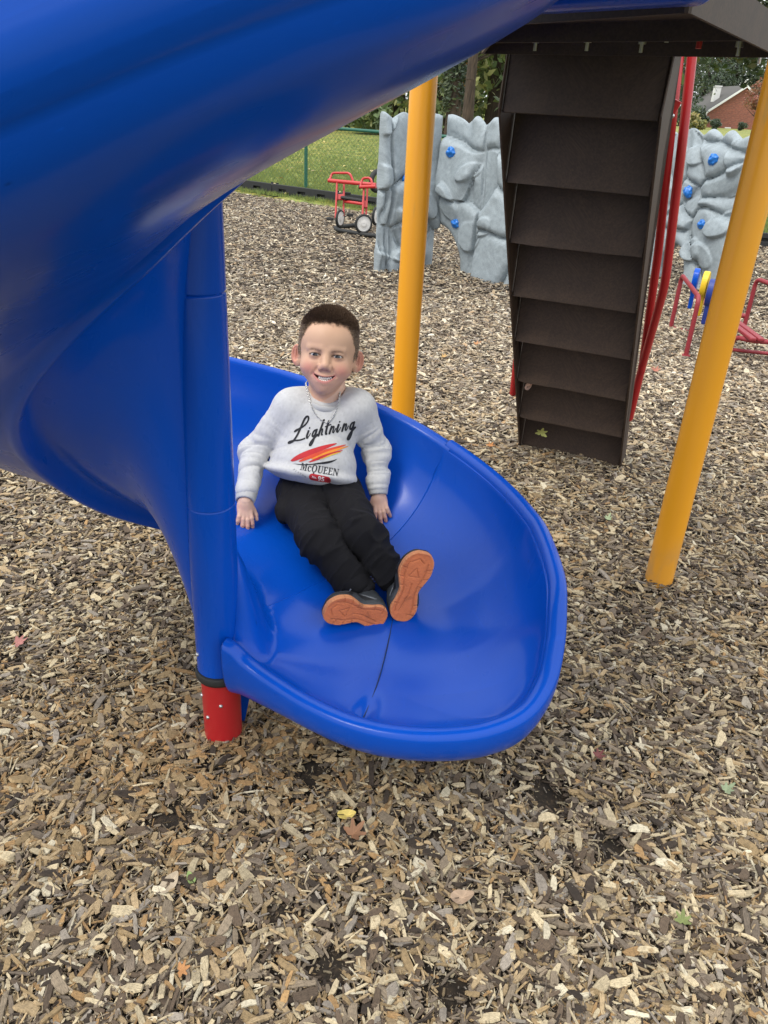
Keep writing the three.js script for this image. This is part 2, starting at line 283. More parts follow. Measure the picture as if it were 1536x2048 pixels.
// a station along the chute: where its inner edge is, which way is outward, how high the bed lies
function station(s) {                      // s in metres of arc at 0.36 m, negative before the first bend
  const k = 0.36 * Math.PI / 180, L = (TH1 - TH0) * k; let th = TH0 + s / k, ox = 0, oz = 0, h, w;
  if (s < 0) { th = TH0; const T = [-Math.cos(th * Math.PI / 180), -Math.sin(th * Math.PI / 180)]; ox = T[0] * s; oz = T[1] * s; h = bedH(TH0) - 0.62 * s; w = wallH(TH0); }
  else if (s > L) { th = TH1; const T = [-Math.cos(th * Math.PI / 180), -Math.sin(th * Math.PI / 180)]; ox = T[0] * (s - L); oz = T[1] * (s - L); h = bedH(TH1) - 0.08 * (s - L); w = wallH(TH1); }
  else { h = bedH(th); w = wallH(th); }
  const a = th * Math.PI / 180, end = L + EXIT - s;
  return { ox, oz, dx: -Math.sin(a), dz: Math.cos(a), tx: -Math.cos(a), tz: -Math.sin(a), h, w, end, th, s, L };
}
const R_OUT = 0.685, R_BED = 0.36;
// the inner flank against the sleeve and the outer wall, as heights above the bed
const innerRise = (r, th) => { const k = sstep(185, 235, th); return lerp(0.11, 0.20, k) * lerp(1, 0.30, sstep(262, 322, th)) * (1 - sstep(lerp(0.055, 0.04, k), lerp(0.16, 0.125, k), r)); };
const wallRise = (d, w) => { const wd = lerp(0.085, 0.325, clamp(w / 0.24)), t = clamp(1 - d / wd, 0, 0.9887); return w * (1 - Math.sqrt(1 - t * t)); };
function bedShape(r, st) { return innerRise(r, st.th) + wallRise(R_OUT - r, st.w); }
const TH_EXIT = 224;                       // the exit scoop is a moulding of its own from here on
const thetaOf = (x, z) => { let t = Math.atan2(-(x - P0.x), z - P0.z) * 180 / Math.PI; if (t < 90) t += 360; return t; };
const onTurn = (th, r) => [P0.x - Math.sin(th * Math.PI / 180) * r, P0.z + Math.cos(th * Math.PI / 180) * r];
// plan of the scoop's edge: outer arc, rounded corner, lip, inner corner; each point with the height of its rim above the bed
const exitEdge = (() => {
  const pts = [];
  for (let t = TH_EXIT - 6; t <= 256; t += 4) { const [x, z] = onTurn(t, R_OUT); pts.push([x, z, wallH(t)]); }
  for (const [x, z, w] of [[0.676, -0.04, 0.24], [0.672, 0.02, 0.215], [0.664, 0.08, 0.165], [0.645, 0.135, 0.11], [0.605, 0.178, 0.07], [0.54, 0.203, 0.05], [0.46, 0.212, 0.042], [0.38, 0.207, 0.04], [0.30, 0.186, 0.04], [0.225, 0.148, 0.042], [0.16, 0.104, 0.046], [0.106, 0.068, 0.056], [0.066, 0.046, 0.075], [0.032, 0.036, 0.10]]) pts.push([P0.x + x, P0.z + z, w]);
  const c = new THREE.CatmullRomCurve3(pts.map((p) => V(p[0], p[2], p[1])), false, 'centripetal');
  return c.getSpacedPoints(420).map((p) => [p.x, p.z, p.y]);
})();
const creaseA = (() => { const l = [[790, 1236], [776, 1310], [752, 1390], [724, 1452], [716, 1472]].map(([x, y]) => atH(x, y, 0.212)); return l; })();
function scoopH(x, z) {                    // top of the scoop
  const th = thetaOf(x, z), r = Math.hypot(x - P0.x, z - P0.z); let d = 9, wall = 0;
  for (const e of exitEdge) { const q = Math.hypot(x - e[0], z - e[1]); if (q < d) d = q; if (q < 0.34) wall = Math.max(wall, wallRise(q, e[2])); }
  let g = 9, u = 0; for (let i = 0; i < creaseA.length - 1; i++) { const p = creaseA[i], q = creaseA[i + 1], vx = q.x - p.x, vz = q.z - p.z, t = clamp(((x - p.x) * vx + (z - p.z) * vz) / (vx * vx + vz * vz)), k = Math.hypot(x - p.x - vx * t, z - p.z - vz * t); if (k < g) { g = k; u = (i + t) / 4; } }
  const groove = -0.014 * sstep(0.5, 0.85, u) * sstep(0.004, 0.03, d) * Math.exp(-((g / 0.017) ** 2));
  return bedH(Math.min(th, 300)) - 0.008 * sstep(240, 290, th) * sstep(0.05, 0.2, d) + smax(innerRise(r, th), wall, 0.001 + 0.035 * sstep(TH_EXIT, TH_EXIT + 35, th)) + groove;
}
{
  const L = (TH_EXIT + 1.5 - TH0) * 0.36 * Math.PI / 180, S = [];
  for (let s = -UP; s < 0; s += 0.06) S.push(s);
  for (let s = 0; s < L; s += 0.018) S.push(s);
  S.push(L);
  const pos = [], idx = [], uv = []; let n = 0;
  for (const s of S) {
    const st = station(s), pts = [], r0 = 0.03, rr = [];
    for (let i = 0; i <= 14; i++) rr.push(lerp(r0, 0.19, i / 14)); for (let i = 1; i <= 8; i++) rr.push(lerp(0.19, R_BED, i / 8));
    for (const r of rr) pts.push([r, bedShape(r, st) - 0.0035 * sstep(TH_EXIT - 10, TH_EXIT, st.th)]);
    for (let i = 1; i <= 24; i++) { const a = i / 24 * 1.42, r = R_BED + (R_OUT - R_BED) * Math.sin(a); pts.push([r, bedShape(r, st) - 0.0035 * sstep(TH_EXIT - 10, TH_EXIT, st.th)]); }
    const top = pts[pts.length - 1][1], rt = pts[pts.length - 1][0], rim = lerp(0.016, 0.019, sstep(170, 222, st.th));
    for (let i = 1; i <= 8; i++) { const a = Math.PI * (1 - i / 8 * 1.12); pts.push([rt + rim + rim * Math.cos(a), top + rim * 0.8 * Math.sin(a)]); }
    const und = 0.056, wo = Math.max(0.0, top + und - 0.03), Ro = R_OUT + 0.018, Rc = 0.29, hb = 0.175, band = Math.max(0, wo - hb);     // a straight band under the rim, then the round belly
    for (let i = 0; i <= 4; i++) pts.push([Ro + 0.013, -und + hb + band * (1 - i / 4) * 0.94 + 0.004]);
    for (let i = 0; i <= 22; i++) {
      const a = lerp(1.5, 0.12, i / 22); let r = Rc + (Ro - Rc) * Math.sin(a), z = -und + hb * (1 - Math.cos(a));
      r -= 0.006 + 0.007 * sstep(5, 6, i) * sstep(-0.1, -0.5, s - 0.45); pts.push([r, z]);
    }
    const c = pts[pts.length - 1];
    for (const [dr, dz] of [[-0.008, -0.015], [-0.018, -0.019], [-0.027, -0.014], [-0.034, 0.01], [-0.040, 0.036], [-0.052, 0.043]]) pts.push([c[0] + dr, -und + dz]);
    for (let i = 1; i <= 7; i++) pts.push([lerp(c[0] - 0.052, 0.215, i / 7), -und + 0.043]);
    for (let i = 1; i <= 14; i++) { const t = i / 14; pts.push([lerp(0.215, r0, t), -und + 0.043 - 0.30 * sstep(10, 70, st.th) * Math.pow(t, 2.6) - 0.09 * t * t]); }
    n = pts.length; let acc = 0;
    pts.forEach(([r, z], i) => { if (i) acc += Math.hypot(r - pts[i - 1][0], z - pts[i - 1][1]); pos.push(P0.x + st.ox + st.dx * r, st.h + z, P0.z + st.oz + st.dz * r); uv.push(acc, s); });
  }
  const m = S.length;
  for (let i = 0; i < m - 1; i++) for (let j = 0; j < n; j++) { const k = (j + 1) % n, A = i * n + j, B = i * n + k, C = A + n, D = B + n; idx.push(A, C, B, B, C, D); }
  const g = new THREE.BufferGeometry(); g.setAttribute('position', new THREE.Float32BufferAttribute(pos, 3)); g.setAttribute('uv', new THREE.Float32BufferAttribute(uv, 2));
  for (const [row, f] of [[0, 0]]) for (let j = 1; j < n / 2; j++) { const a = row * n + j, b = row * n + j - 1, c = row * n + n - j, d = row * n + (n - j - 1); if (f) idx.push(b, d, a, b, c, d); else idx.push(b, a, d, b, d, c); }
  g.setIndex(idx); g.computeVertexNormals();
  // the exit scoop: rings from a middle point out to its edge, a rolled rim, a skirt and an underside
  const sg = (() => {
    const loop = []; const E = exitEdge.filter((e) => thetaOf(e[0], e[1]) >= TH_EXIT || e[2] < 0.2);
    E.forEach((e, i) => { const a = E[Math.max(0, i - 1)], b = E[Math.min(E.length - 1, i + 1)], l = Math.hypot(b[0] - a[0], b[1] - a[1]); loop.push({ x: e[0], z: e[1], w: e[2], nx: (b[1] - a[1]) / l, nz: -(b[0] - a[0]) / l, rim: 1 }); });
    const last = E[E.length - 1], rl = Math.hypot(last[0] - P0.x, last[1] - P0.z), tl = thetaOf(last[0], last[1]);
    for (let i = 1; i <= 24; i++) { const t = i / 24, [x, z] = onTurn(lerp(tl, TH_EXIT, t), lerp(rl, 0.035, sstep(0, 0.35, t))); loop.push({ x, z, w: 0, rim: 0 }); }
    for (let i = 1; i < 40; i++) { const [x, z] = onTurn(TH_EXIT, lerp(0.035, R_OUT, i / 40)); loop.push({ x, z, w: 0, rim: 0 }); }
    const sgn = (() => { const e = loop[60], [cx, cz] = onTurn(262, 0.34); return (e.x - cx) * e.nx + (e.z - cz) * e.nz > 0 ? 1 : -1; })();
    const [cx, cz] = onTurn(262, 0.34), N = loop.length, K = 46, pos = [], uv = [], idx = [];
    const add = (x, y, z, u, v) => { pos.push(x, y, z); uv.push(u, v); return pos.length / 3 - 1; };
    const ring = []; const c0 = add(cx, scoopH(cx, cz), cz, cx, cz);
    for (let k = 1; k <= K; k++) { const q = k / K, rho = 1 - Math.pow(1 - q, 1.9); ring.push(loop.map((p) => { const x = lerp(cx, p.x, rho), z = lerp(cz, p.z, rho); return add(x, scoopH(x, z), z, x, z); })); }
    const R = 0.019, ups = [Math.cos(TH_EXIT * Math.PI / 180), Math.sin(TH_EXIT * Math.PI / 180)];
    for (let i = 1; i <= 9; i++) { const a = i / 9 * Math.PI; ring.push(loop.map((p, j) => { const b = ring[K - 1][j], y = pos[b * 3 + 1]; return p.rim ? add(p.x + sgn * p.nx * R * (1 - Math.cos(a)), y + R * Math.sin(a) * 0.9, p.z + sgn * p.nz * R * (1 - Math.cos(a)), p.x, p.z + i * 0.006) : add(p.x + ups[0] * 0.0007 * i, y - 0.0003 * i, p.z + ups[1] * 0.0007 * i, p.x, p.z); })); }
    for (let i = 1; i <= 12; i++) { const s = i / 12; ring.push(loop.map((p, j) => { const y = pos[ring[K - 1][j] * 3 + 1], th = Math.min(thetaOf(p.x, p.z), 300), yb = bedH(th) - 0.055, near = sstep(0.30, 0.10, Math.hypot(p.x - P0.x, p.z - P0.z)), tuck = lerp(lerp(0.05, 0.26, clamp(p.w / 0.24)), 0.055, near), o = 2 * R + 0.004 * Math.sin(s * 3.14) - tuck * (1 - Math.cos(s * Math.PI / 2)); return p.rim ? add(p.x + sgn * p.nx * o, lerp(y, yb, Math.sin(s * Math.PI / 2)), p.z + sgn * p.nz * o, p.x, p.z + 0.06 + s * 0.1) : add(p.x + ups[0] * 0.0063, lerp(y - 0.003, yb, s), p.z + ups[1] * 0.0063, p.x, p.z); })); }
    const bot = add(cx, bedH(262) - 0.055, cz, cx, cz);
    for (let j = 0; j < N; j++) { const j2 = (j + 1) % N; idx.push(c0, ring[0][j], ring[0][j2]); for (let k = 0; k < ring.length - 1; k++) { const A = ring[k][j], B = ring[k][j2], C = ring[k + 1][j], D = ring[k + 1][j2]; idx.push(A, C, B, B, C, D); } const e = ring[ring.length - 1]; idx.push(e[j], bot, e[j2]); }
    const g2 = new THREE.BufferGeometry(); g2.setAttribute('position', new THREE.Float32BufferAttribute(pos, 3)); g2.setAttribute('uv', new THREE.Float32BufferAttribute(uv, 2)); g2.setIndex(idx); g2.computeVertexNormals(); return g2;
  })();
  const slide = thing('spiral_slide', 'big glossy blue plastic spiral slide winding round its post, boy sitting on its exit', 'slide');
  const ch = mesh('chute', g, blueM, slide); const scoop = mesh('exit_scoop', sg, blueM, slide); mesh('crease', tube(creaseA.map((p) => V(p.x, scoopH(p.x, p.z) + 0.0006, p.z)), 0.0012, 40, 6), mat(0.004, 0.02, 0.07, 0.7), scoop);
  // blue sleeve in three lengths, rubber ring, red post with bolts
  const lat = (a, seg = 40) => { const q = new THREE.LatheGeometry(a.map(([r, y]) => new THREE.Vector2(r, y)), seg); q.translate(P0.x, 0, P0.z); return q; };
  const sl = (y0, y1, r0, r1) => lat([[r0 - 0.006, y0], [r0, y0 + 0.004], [r1, y1 - 0.004], [r1 - 0.006, y1]]);
  mesh('sleeve', sl(0.205, 0.60, 0.047, 0.047), blueM, slide); mesh('sleeve', sl(0.598, 1.0, 0.0473, 0.0473), blueM, slide); mesh('sleeve', sl(1.0, 1.75, 0.0473, 0.0473), blueM, slide);
  mesh('rubber_ring', lat([[0.03, 0.188], [0.049, 0.186], [0.052, 0.193], [0.052, 0.203], [0.049, 0.208], [0.03, 0.207]]), rubberM, slide);
  const post = mesh('post', lat([[0.0415, -0.2], [0.0415, 0.2]]), redM, slide, 'red foot of the slide post');
  const bolt = new THREE.SphereGeometry(0.0045, 10, 6, 0, 6.3, 0, 1.6); bolt.rotateX(Math.PI / 2);
  for (const [a, y, r] of [[-1.2, 0.135, 0.041], [0.18, 0.13, 0.041], [-0.62, 0.09, 0.041]]) { const b = mesh('bolt', bolt, steelM, post); b.position.set(P0.x + Math.sin(a) * r, y, P0.z + Math.cos(a) * r); b.rotation.y = a; }
  const b2 = mesh('bolt', bolt, steelM, slide); b2.position.set(P0.x + Math.sin(-0.95) * 0.047, 0.255, P0.z + Math.cos(-0.95) * 0.047); b2.rotation.y = -0.95;
}
function bedAt(x, z) {      // height of the slide's bed in the lower turn
  const th = thetaOf(x, z); if (th >= TH_EXIT) return scoopH(x, z);
  const st = station((th - TH0) * 0.36 * Math.PI / 180); return st.h + bedShape(clamp(Math.hypot(x - P0.x, z - P0.z), 0.03, 0.66), st);
}
const onBed = (px, py) => { let lo = 1.2, hi = 2.6; for (let d = 1.2; d < 2.6; d += 0.005) { const p = at(px, py, d); if (p.y < bedAt(p.x, p.z)) return p; } return at(px, py, 2); };
// ------------------------------------------------------------ platform with its yellow posts
const yellowM = mat(1, 1, 1, 0.38, { vertexColors: true, clearcoat: 0.4, clearcoatRoughness: 0.25 });
const brownN = tex(256, (u, v) => { const a = wrapN(u, v, 120), b = wrapN(u, v, 10, 4); return [0.33 * (0.8 + 0.3 * a + 0.15 * b), 0.285 * (0.8 + 0.3 * a + 0.15 * b), 0.255 * (0.8 + 0.3 * a + 0.12 * b)]; }, true, 2.5);
const brownM = mat(0.52, 0.43, 0.37, 0.68, { map: brownN, bumpMap: brownN, bumpScale: 0.0008 });
{
  const yU = 1.42, yT = 1.52;
  const c = [atH(1010, 52, yU), atH(1376, 27, yU), atH(1560, 116, yU), atH(965, 108, yU)];
  const plat = thing('play_platform', 'dark brown coated play platform overhead on yellow posts at the top of the steps', 'play platform');
  const lift = (a, y) => a.map((p) => V(p.x, y, p.z));
  { const far = c[3].clone().sub(c[0]).setY(0).setLength(0.55), dk = lift(c, yT - 0.02); dk[2].add(far); dk[3].add(far); mesh('deck', board(dk, 0.03), brownM, plat); }
  const side = (a, b, n) => mesh(n, board([V(a.x, yU, a.z), V(b.x, yU, b.z), V(b.x, yT - 0.04, b.z), V(a.x, yT - 0.04, a.z)], 0.006), brownM, plat);
  for (let i = 0; i < 4; i++) side(c[i], c[(i + 1) % 4], 'side_panel');
  // stiffening channels under the deck
  const midL = c[0].clone().lerp(c[3], 0.5), midR = c[1].clone().lerp(c[2], 0.5); side(midL, midR, 'stiffener');
  const und = board(lift(c, yU + 0.035), 0.004); mesh('underside', und, brownM, plat);
  const nut = new THREE.CylinderGeometry(0.009, 0.009, 0.012, 6), was = new THREE.CylinderGeometry(0.015, 0.015, 0.003, 14), stem = new THREE.CylinderGeometry(0.004, 0.004, 0.028, 8); was.translate(0, 0.008, 0); stem.translate(0, -0.008, 0);
  const bolt = mergeGeometries([nut, was, stem]);
  for (const [x, y] of [[1072, 80], [1176, 79], [1285, 82], [1338, 57], [1480, 88], [1522, 106]]) { const p = atH(x, y, yU + 0.022), b = mesh('bolt', bolt, steelM, plat); b.position.copy(p); }
  const plug = mesh('red_plug', new THREE.CylinderGeometry(0.006, 0.006, 0.03, 8), redM, plat); plug.position.copy(atH(1400, 80, yU + 0.018));
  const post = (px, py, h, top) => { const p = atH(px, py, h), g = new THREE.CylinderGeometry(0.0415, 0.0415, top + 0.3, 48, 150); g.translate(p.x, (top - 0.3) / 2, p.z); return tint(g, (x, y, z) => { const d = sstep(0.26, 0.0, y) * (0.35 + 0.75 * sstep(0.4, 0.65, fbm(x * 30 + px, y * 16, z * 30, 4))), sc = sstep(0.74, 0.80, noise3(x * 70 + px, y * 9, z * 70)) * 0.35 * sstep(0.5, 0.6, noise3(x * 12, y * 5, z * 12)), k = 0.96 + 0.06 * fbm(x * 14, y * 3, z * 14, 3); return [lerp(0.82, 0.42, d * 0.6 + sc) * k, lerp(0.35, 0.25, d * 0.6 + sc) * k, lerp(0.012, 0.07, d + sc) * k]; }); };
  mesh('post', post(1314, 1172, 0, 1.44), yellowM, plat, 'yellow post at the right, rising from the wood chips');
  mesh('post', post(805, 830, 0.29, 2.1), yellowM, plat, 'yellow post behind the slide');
  // the slide's blue entry plate on the near edge
  const a = at(1040, 26, 1.16), b = at(1384, 15, 0.965);
  const d = b.clone().sub(a), eg = new RoundedBoxGeometry(d.length() + 0.04, 0.2, 0.06, 4, 0.022); eg.rotateY(-Math.atan2(d.z, d.x)); const mid = a.clone().lerp(b, 0.5); eg.translate(mid.x, mid.y + 0.1, mid.z);
  mesh('entry_plate', eg, blueM, scene.getObjectByName('spiral_slide'));
}
// ------------------------------------------------------------ steps
{
  const bl = atH(1040, 893), br = atH(1240, 935), wv = br.clone().sub(bl), tl = at(1002, 215, 2.167), run = tl.clone().sub(bl), n = 7;
  const steps = thing('step_ladder', 'dark brown coated steps with red handrails leading up to the platform', 'steps');
  const back = V(run.x, 0, run.z).normalize(), riserH = run.y / n, going = V(run.x, 0, run.z).length() / n;
  const at2 = (side, t, dy = 0, db = 0) => bl.clone().addScaledVector(wv, side).addScaledVector(run, t).add(V(0, dy, 0)).addScaledVector(back, db);
  const wob = rngOf(5);
  for (let k = 0; k <= n; k++) {
    const t0 = (k - 1) / n, t1 = k / n, e = 0.012;
    // riser, seen from behind; its lower edge hangs a little below the tread it stands on
    const a = at2(0.012, t0), b = at2(0.988, t0), c = at2(0.988, t1), d = at2(0.012, t1), top = (p, q) => V(q.x, q.y, q.z).lerp(V(p.x, q.y, p.z), 1.15);
    const A = a.clone(), B = b.clone(), C = top(b, c), D = top(a, d); A.y -= e; B.y -= e;
    if (k > 0 || true) { A.y = Math.max(A.y, -0.1); B.y = Math.max(B.y, -0.1); const low = []; for (let i = 0; i <= 10; i++) low.push(A.clone().lerp(B, i / 10).add(V(0, (wob() - 0.5) * 0.007, 0))); mesh('riser', board([...low, C, D], 0.005), brownM, steps); }
    if (k < n) { const T = [at2(0.012, t1), at2(0.988, t1), C.clone(), D.clone()]; T[0].y = T[1].y = C.y; mesh('tread', board(T, 0.005), brownM, steps); }
  }
  // bent top panel up to the deck
  const u = (s, y, db) => at2(s, 1, y, db), yTop = 1.45 - tl.y;
  mesh('top_panel', board([u(0.01, -0.012, 0.0), u(0.99, -0.012, 0.0), u(0.99, yTop, -0.02), u(0.01, yTop, -0.02)], 0.005), brownM, steps);
  // side plates
  for (const s of [0, 1]) {
    const w = 0.11, o = -0.012;
    const p = [at2(s, -0.06, 0, o + 0.02), at2(s, 1.0, 0, 0.02), at2(s, 1.0, yTop, -0.01), at2(s, 1.0, yTop, -w - 0.03), at2(s, 0.93, 0, -w), at2(s, -0.06, 0, -w)];
    mesh('side_plate', board(p, 0.006), brownM, steps);
  }
  // handrails, a loop of red pipe on each side
  const outward = V(wv.x, 0, wv.z).normalize();
  const rr = 0.0145;
  const rails = [[[1367, 40, 2.27], [1347, 210, 2.31], [1317, 500, 2.62], [1283, 742, 2.98]], [[1392, 40, 2.25], [1364, 290, 2.38], [1330, 570, 2.62], [1283, 738, 2.98], [1259, 836, 3.14]]];
  const right = rails.map((l) => l.map(([x, y, z]) => at(x, y, z)));
  const shift = at(1026, 786, 3.30).sub(at(1259, 836, 3.14));
  for (const [dx, lab] of [[V(0, 0, 0), 'right'], [shift, 'left']]) for (const l of right) mesh('handrail', pipe(l.map((p) => p.clone().add(dx)), rr, 0.05), redM, steps);
  const k0 = at(1354, 200, 2.2), k1 = at(1326, 248, 2.24); mesh('bracket', between(k0, k1, 0.0155, 0.0155, 14), redM, steps);
  const bb = mesh('bolt', new THREE.SphereGeometry(0.006, 10, 8), steelM, steps); bb.position.copy(at(1345, 232, 2.205));
}
// ------------------------------------------------------------ the boy
{
  const boy = thing('person', 'small boy in light grey sweatshirt and black trousers sitting on the slide, smiling', 'person', null);
  const camUp = V(0, 1, 0).applyQuaternion(camera.quaternion), camRt = V(1, 0, 0).applyQuaternion(camera.quaternion), camBk = V(0, 0, 1).applyQuaternion(camera.quaternion);
  const basis = (x, y, z, o, s = 1) => new THREE.Matrix4().makeBasis(x.clone().multiplyScalar(s), y.clone().multiplyScalar(s), z.clone().multiplyScalar(s)).setPosition(o);
  // joints
  const J = {
    hipA: at(600, 992, 1.99), hipB: at(676, 985, 1.99), kneeA: at(640, 1078, 1.835), kneeB: at(722, 1068, 1.845),
    belly: at(633, 930, 1.96), chest: at(645, 855, 1.955), neck: at(652, 800, 1.95),
    shA: at(578, 820, 1.95), shB: at(716, 814, 1.95), elA: at(508, 906, 1.975), elB: at(753, 902, 2.01), wrA: at(490, 1003, 1.895), wrB: at(757, 990, 1.995),
  };
  // ---------------- shoes: length axis heel to toe, z out of the sole
  const shoeFrame = (heel, toe, lean) => {
    const X = toe.clone().sub(heel).normalize(), Z0 = camera.position.clone().sub(heel).normalize().add(lean), Z = Z0.addScaledVector(X, -Z0.dot(X)).normalize(), Y = Z.clone().cross(X);
    return { X, Y, Z, o: heel.clone().lerp(toe, 0.5), len: heel.distanceTo(toe) };
  };
  const shA = shoeFrame(at(771, 1236, 1.765), at(650, 1214, 1.70), camUp.clone().multiplyScalar(-0.55));
  const shB = shoeFrame(at(799, 1240, 1.775), at(843, 1103, 1.715), camRt.clone().multiplyScalar(0.32));
  const local = (S, p) => S.o.clone().addScaledVector(S.X, p[0]).addScaledVector(S.Y, p[1]).addScaledVector(S.Z, p[2]);
  J.anA = local(shA, [-0.042, 0, -0.072]); J.anB = local(shB, [-0.042, 0, -0.072]);
  const halfW = curve([[-1.0, 0.2], [-0.94, 0.5], [-0.8, 0.75], [-0.6, 0.83], [-0.35, 0.70], [-0.12, 0.60], [0.1, 0.76], [0.35, 0.98], [0.55, 1.0], [0.75, 0.90], [0.9, 0.66], [0.97, 0.42], [1.0, 0.2]]);
  const mid = curve([[-1, 0], [0, 0.03], [0.5, 0], [1, -0.12]]);
  const sole2 = (x, y, L, B, m) => { const t = x / L, w = halfW(clamp(t, -1, 1)) * B, e = Math.max(0, Math.abs(t) - 1) * L, c = mid(t) * B * m; const dy = Math.abs(y - c) - w; return Math.max(dy * 0.75, (Math.abs(t) - 1) * L) + 0 * e; };
  const seg2 = (x, y, a, b, c, d) => { const vx = c - a, vy = d - b, t = clamp(((x - a) * vx + (y - b) * vy) / (vx * vx + vy * vy)); return Math.hypot(x - a - vx * t, y - b - vy * t); };
  const shoeUpM = mat(1, 1, 1, 0.55, { vertexColors: true }), soleM = mat(1, 1, 1, 0.6, { vertexColors: true }), trimM = mat(0.5, 0.52, 0.54, 0.3, { metalness: 0.4 });
  function shoe(S, m, lab) {
    const L = S.len / 2, B = 0.037;
    const inner = (x, y) => { const q = (t) => halfW(clamp(t, -1, 1)) * 0.62 * B; return Math.abs(Math.abs(y - mid(x / L) * B * m) - q(x / L)); };
    const lines = [[-0.78, -1, -0.78, -0.3], [-0.45, -1, -0.5, -0.45], [-0.45, 1, -0.5, 0.45], [0.0, -1, 0.05, -0.4], [0.0, 1, 0.05, 0.4], [0.3, -1, 0.26, -0.55], [0.3, 1, 0.26, 0.55], [0.58, 1, 0.5, 0.55], [0.58, -1, 0.5, -0.55], [-0.72, 0.3, -0.2, 0.0], [-0.2, 0, 0.1, 0], [0.7, -0.35, 0.82, 0], [0.82, 0, 0.7, 0.4], [0.3, -0.3, 0.55, 0], [0.55, 0, 0.3, 0.35], [0.3, -0.3, 0.3, 0.35]];
    const groove = (x, y) => { let d = Math.abs(x / L) < 0.72 ? inner(x, y) : 9; for (const l of lines) d = Math.min(d, seg2(x, y, l[0] * L, l[1] * B, l[2] * L, l[3] * B)); return d; };
    const soleF = (x, y, z) => { const g = groove(x, y), cup = 0.0015 * sstep(0.0, 0.01, -sole2(x, y, L, B, m)); const top = z - 0.007 + 0.0016 * Math.exp(-((g / 0.0014) ** 2)) + 0.0009 * (noise3(x * 420, y * 420, 3) - 0.5) + cup; return smax(smax(sole2(x, y, L, B, m), top, 0.003), -z - 0.008, 0.003); };
    const sg = skin(soleF, V(-L - 0.006, -B * 1.25, -0.012), V(L + 0.006, B * 1.25, 0.012), 0.00125, (x, y, z) => {
      const g = groove(x, y), e = sole2(x, y, L, B, m), n = fbm(x * 90, y * 90, 2), k = 0.86 + 0.3 * n - 0.22 * Math.exp(-((g / 0.0016) ** 2)), pale = sstep(-0.004, 0.0, e) * 0.5 + (z < -0.001 ? 0.1 : 0);
      const dirt = 0.3 * sstep(0.5, 0.75, fbm(x * 40 + 3, y * 40, 7));
      return [lerp(0.60, 0.62, pale) * k * (1 - dirt), lerp(0.17, 0.30, pale) * k * (1 - dirt), lerp(0.055, 0.13, pale) * k * (1 - dirt)];
    }, 2);
    const upF = (x, y, z) => {
      const s = sole2(x, y, L * 1.0, B * 1.02, m); let d = smax(smax(s, z + 0.004, 0.004), -z - 0.022 - 0.014 * sstep(L, -0.1 * L, x), 0.016);
      d = smin(d, ell(x, y, z, 0.012, 0, -0.028, 0.05, 0.028, 0.03), 0.014);
      d = smin(d, cap(x, y, z, V(-0.042, 0, -0.016), V(-0.046, 0, -0.052), 0.031, 0.031), 0.016);
      d = smax(d, -cap(x, y, z, V(-0.044, 0, -0.052), V(-0.048, 0, -0.11), 0.0245, 0.026), 0.004);
      d += 0.0012 * Math.exp(-(((y * 1 + x * 0.8 - 0.012) / 0.002) ** 2)) * (z < -0.012 ? 1 : 0);
      return d;
    };
    const ug = skin(upF, V(-L - 0.01, -B * 1.3, -0.095), V(L + 0.01, B * 1.3, 0.002), 0.002, (x, y, z) => {
      const n = fbm(x * 160, y * 160, z * 160, 2); let c = [0.045, 0.05, 0.054];
      if (z > -0.016 && x > 0.02) c = [0.018, 0.019, 0.02];
      const st = Math.abs(x * 0.9 + z * 1.1 + 0.035) < 0.009 || Math.abs(x * 1.0 - z * 0.7 - 0.035) < 0.006; if (st && z < -0.010 && z > -0.046) c = [0.008, 0.008, 0.009];
      if (z < -0.058) c = [0.012, 0.012, 0.013];
      if (Math.abs(x * 0.9 + z * 1.1 + 0.049) < 0.0022 && z > -0.044 && z < -0.012) c = [0.25, 0.26, 0.27];
      const k = 0.7 + 0.6 * n; return [c[0] * k, c[1] * k, c[2] * k];
    }, 1.6);
    const M = basis(S.X, S.Y, S.Z, S.o); ug.applyMatrix4(M); sg.applyMatrix4(M);
    const u = mesh('shoe', ug, shoeUpM, boy, lab); mesh('sole', sg, soleM, u, 'orange rubber sole');
    const tr = []; for (const [a, b] of [[[0.024, -0.02, -0.045], [0.024, 0.02, -0.045]], [[0.006, -0.023, -0.056], [0.006, 0.023, -0.056]], [[-0.01, -0.025, -0.064], [-0.01, 0.024, -0.064]]]) { const p = a.map((v, i) => (v + b[i]) / 2); p[2] -= 0.004; tr.push(tube([V(...a), V(...p), V(...b)], 0.0016, 10, 6)); }
    const tg = mergeGeometries(tr); tg.applyMatrix4(M); mesh('lace', tg, trimM, u);
  }
  shoe(shA, -1, 'dark sneaker turned outward, showing its orange sole'); shoe(shB, 1, 'dark sneaker with toe pointing up, showing its orange sole');

  // ---------------- trousers
  const rid = (v) => 1 - Math.abs(2 * v - 1);
  const ax = (a, b) => { const d = b.clone().sub(a), l = d.length(); d.normalize(); return (x, y, z) => ((x - a.x) * d.x + (y - a.y) * d.y + (z - a.z) * d.z) / l; };
  const legA1 = ax(J.hipA, J.kneeA), legA2 = ax(J.kneeA, J.anA), legB1 = ax(J.hipB, J.kneeB), legB2 = ax(J.kneeB, J.anB);
  const pel = J.hipA.clone().lerp(J.hipB, 0.5).lerp(J.belly, 0.25);
  const lower = (k) => { const c = J.kneeA; const f = (K, An) => An.clone().lerp(K, 0.12); return f; };
  const cuffA = J.anA.clone().lerp(J.kneeA, 0.16), cuffB = J.anB.clone().lerp(J.kneeB, 0.16);
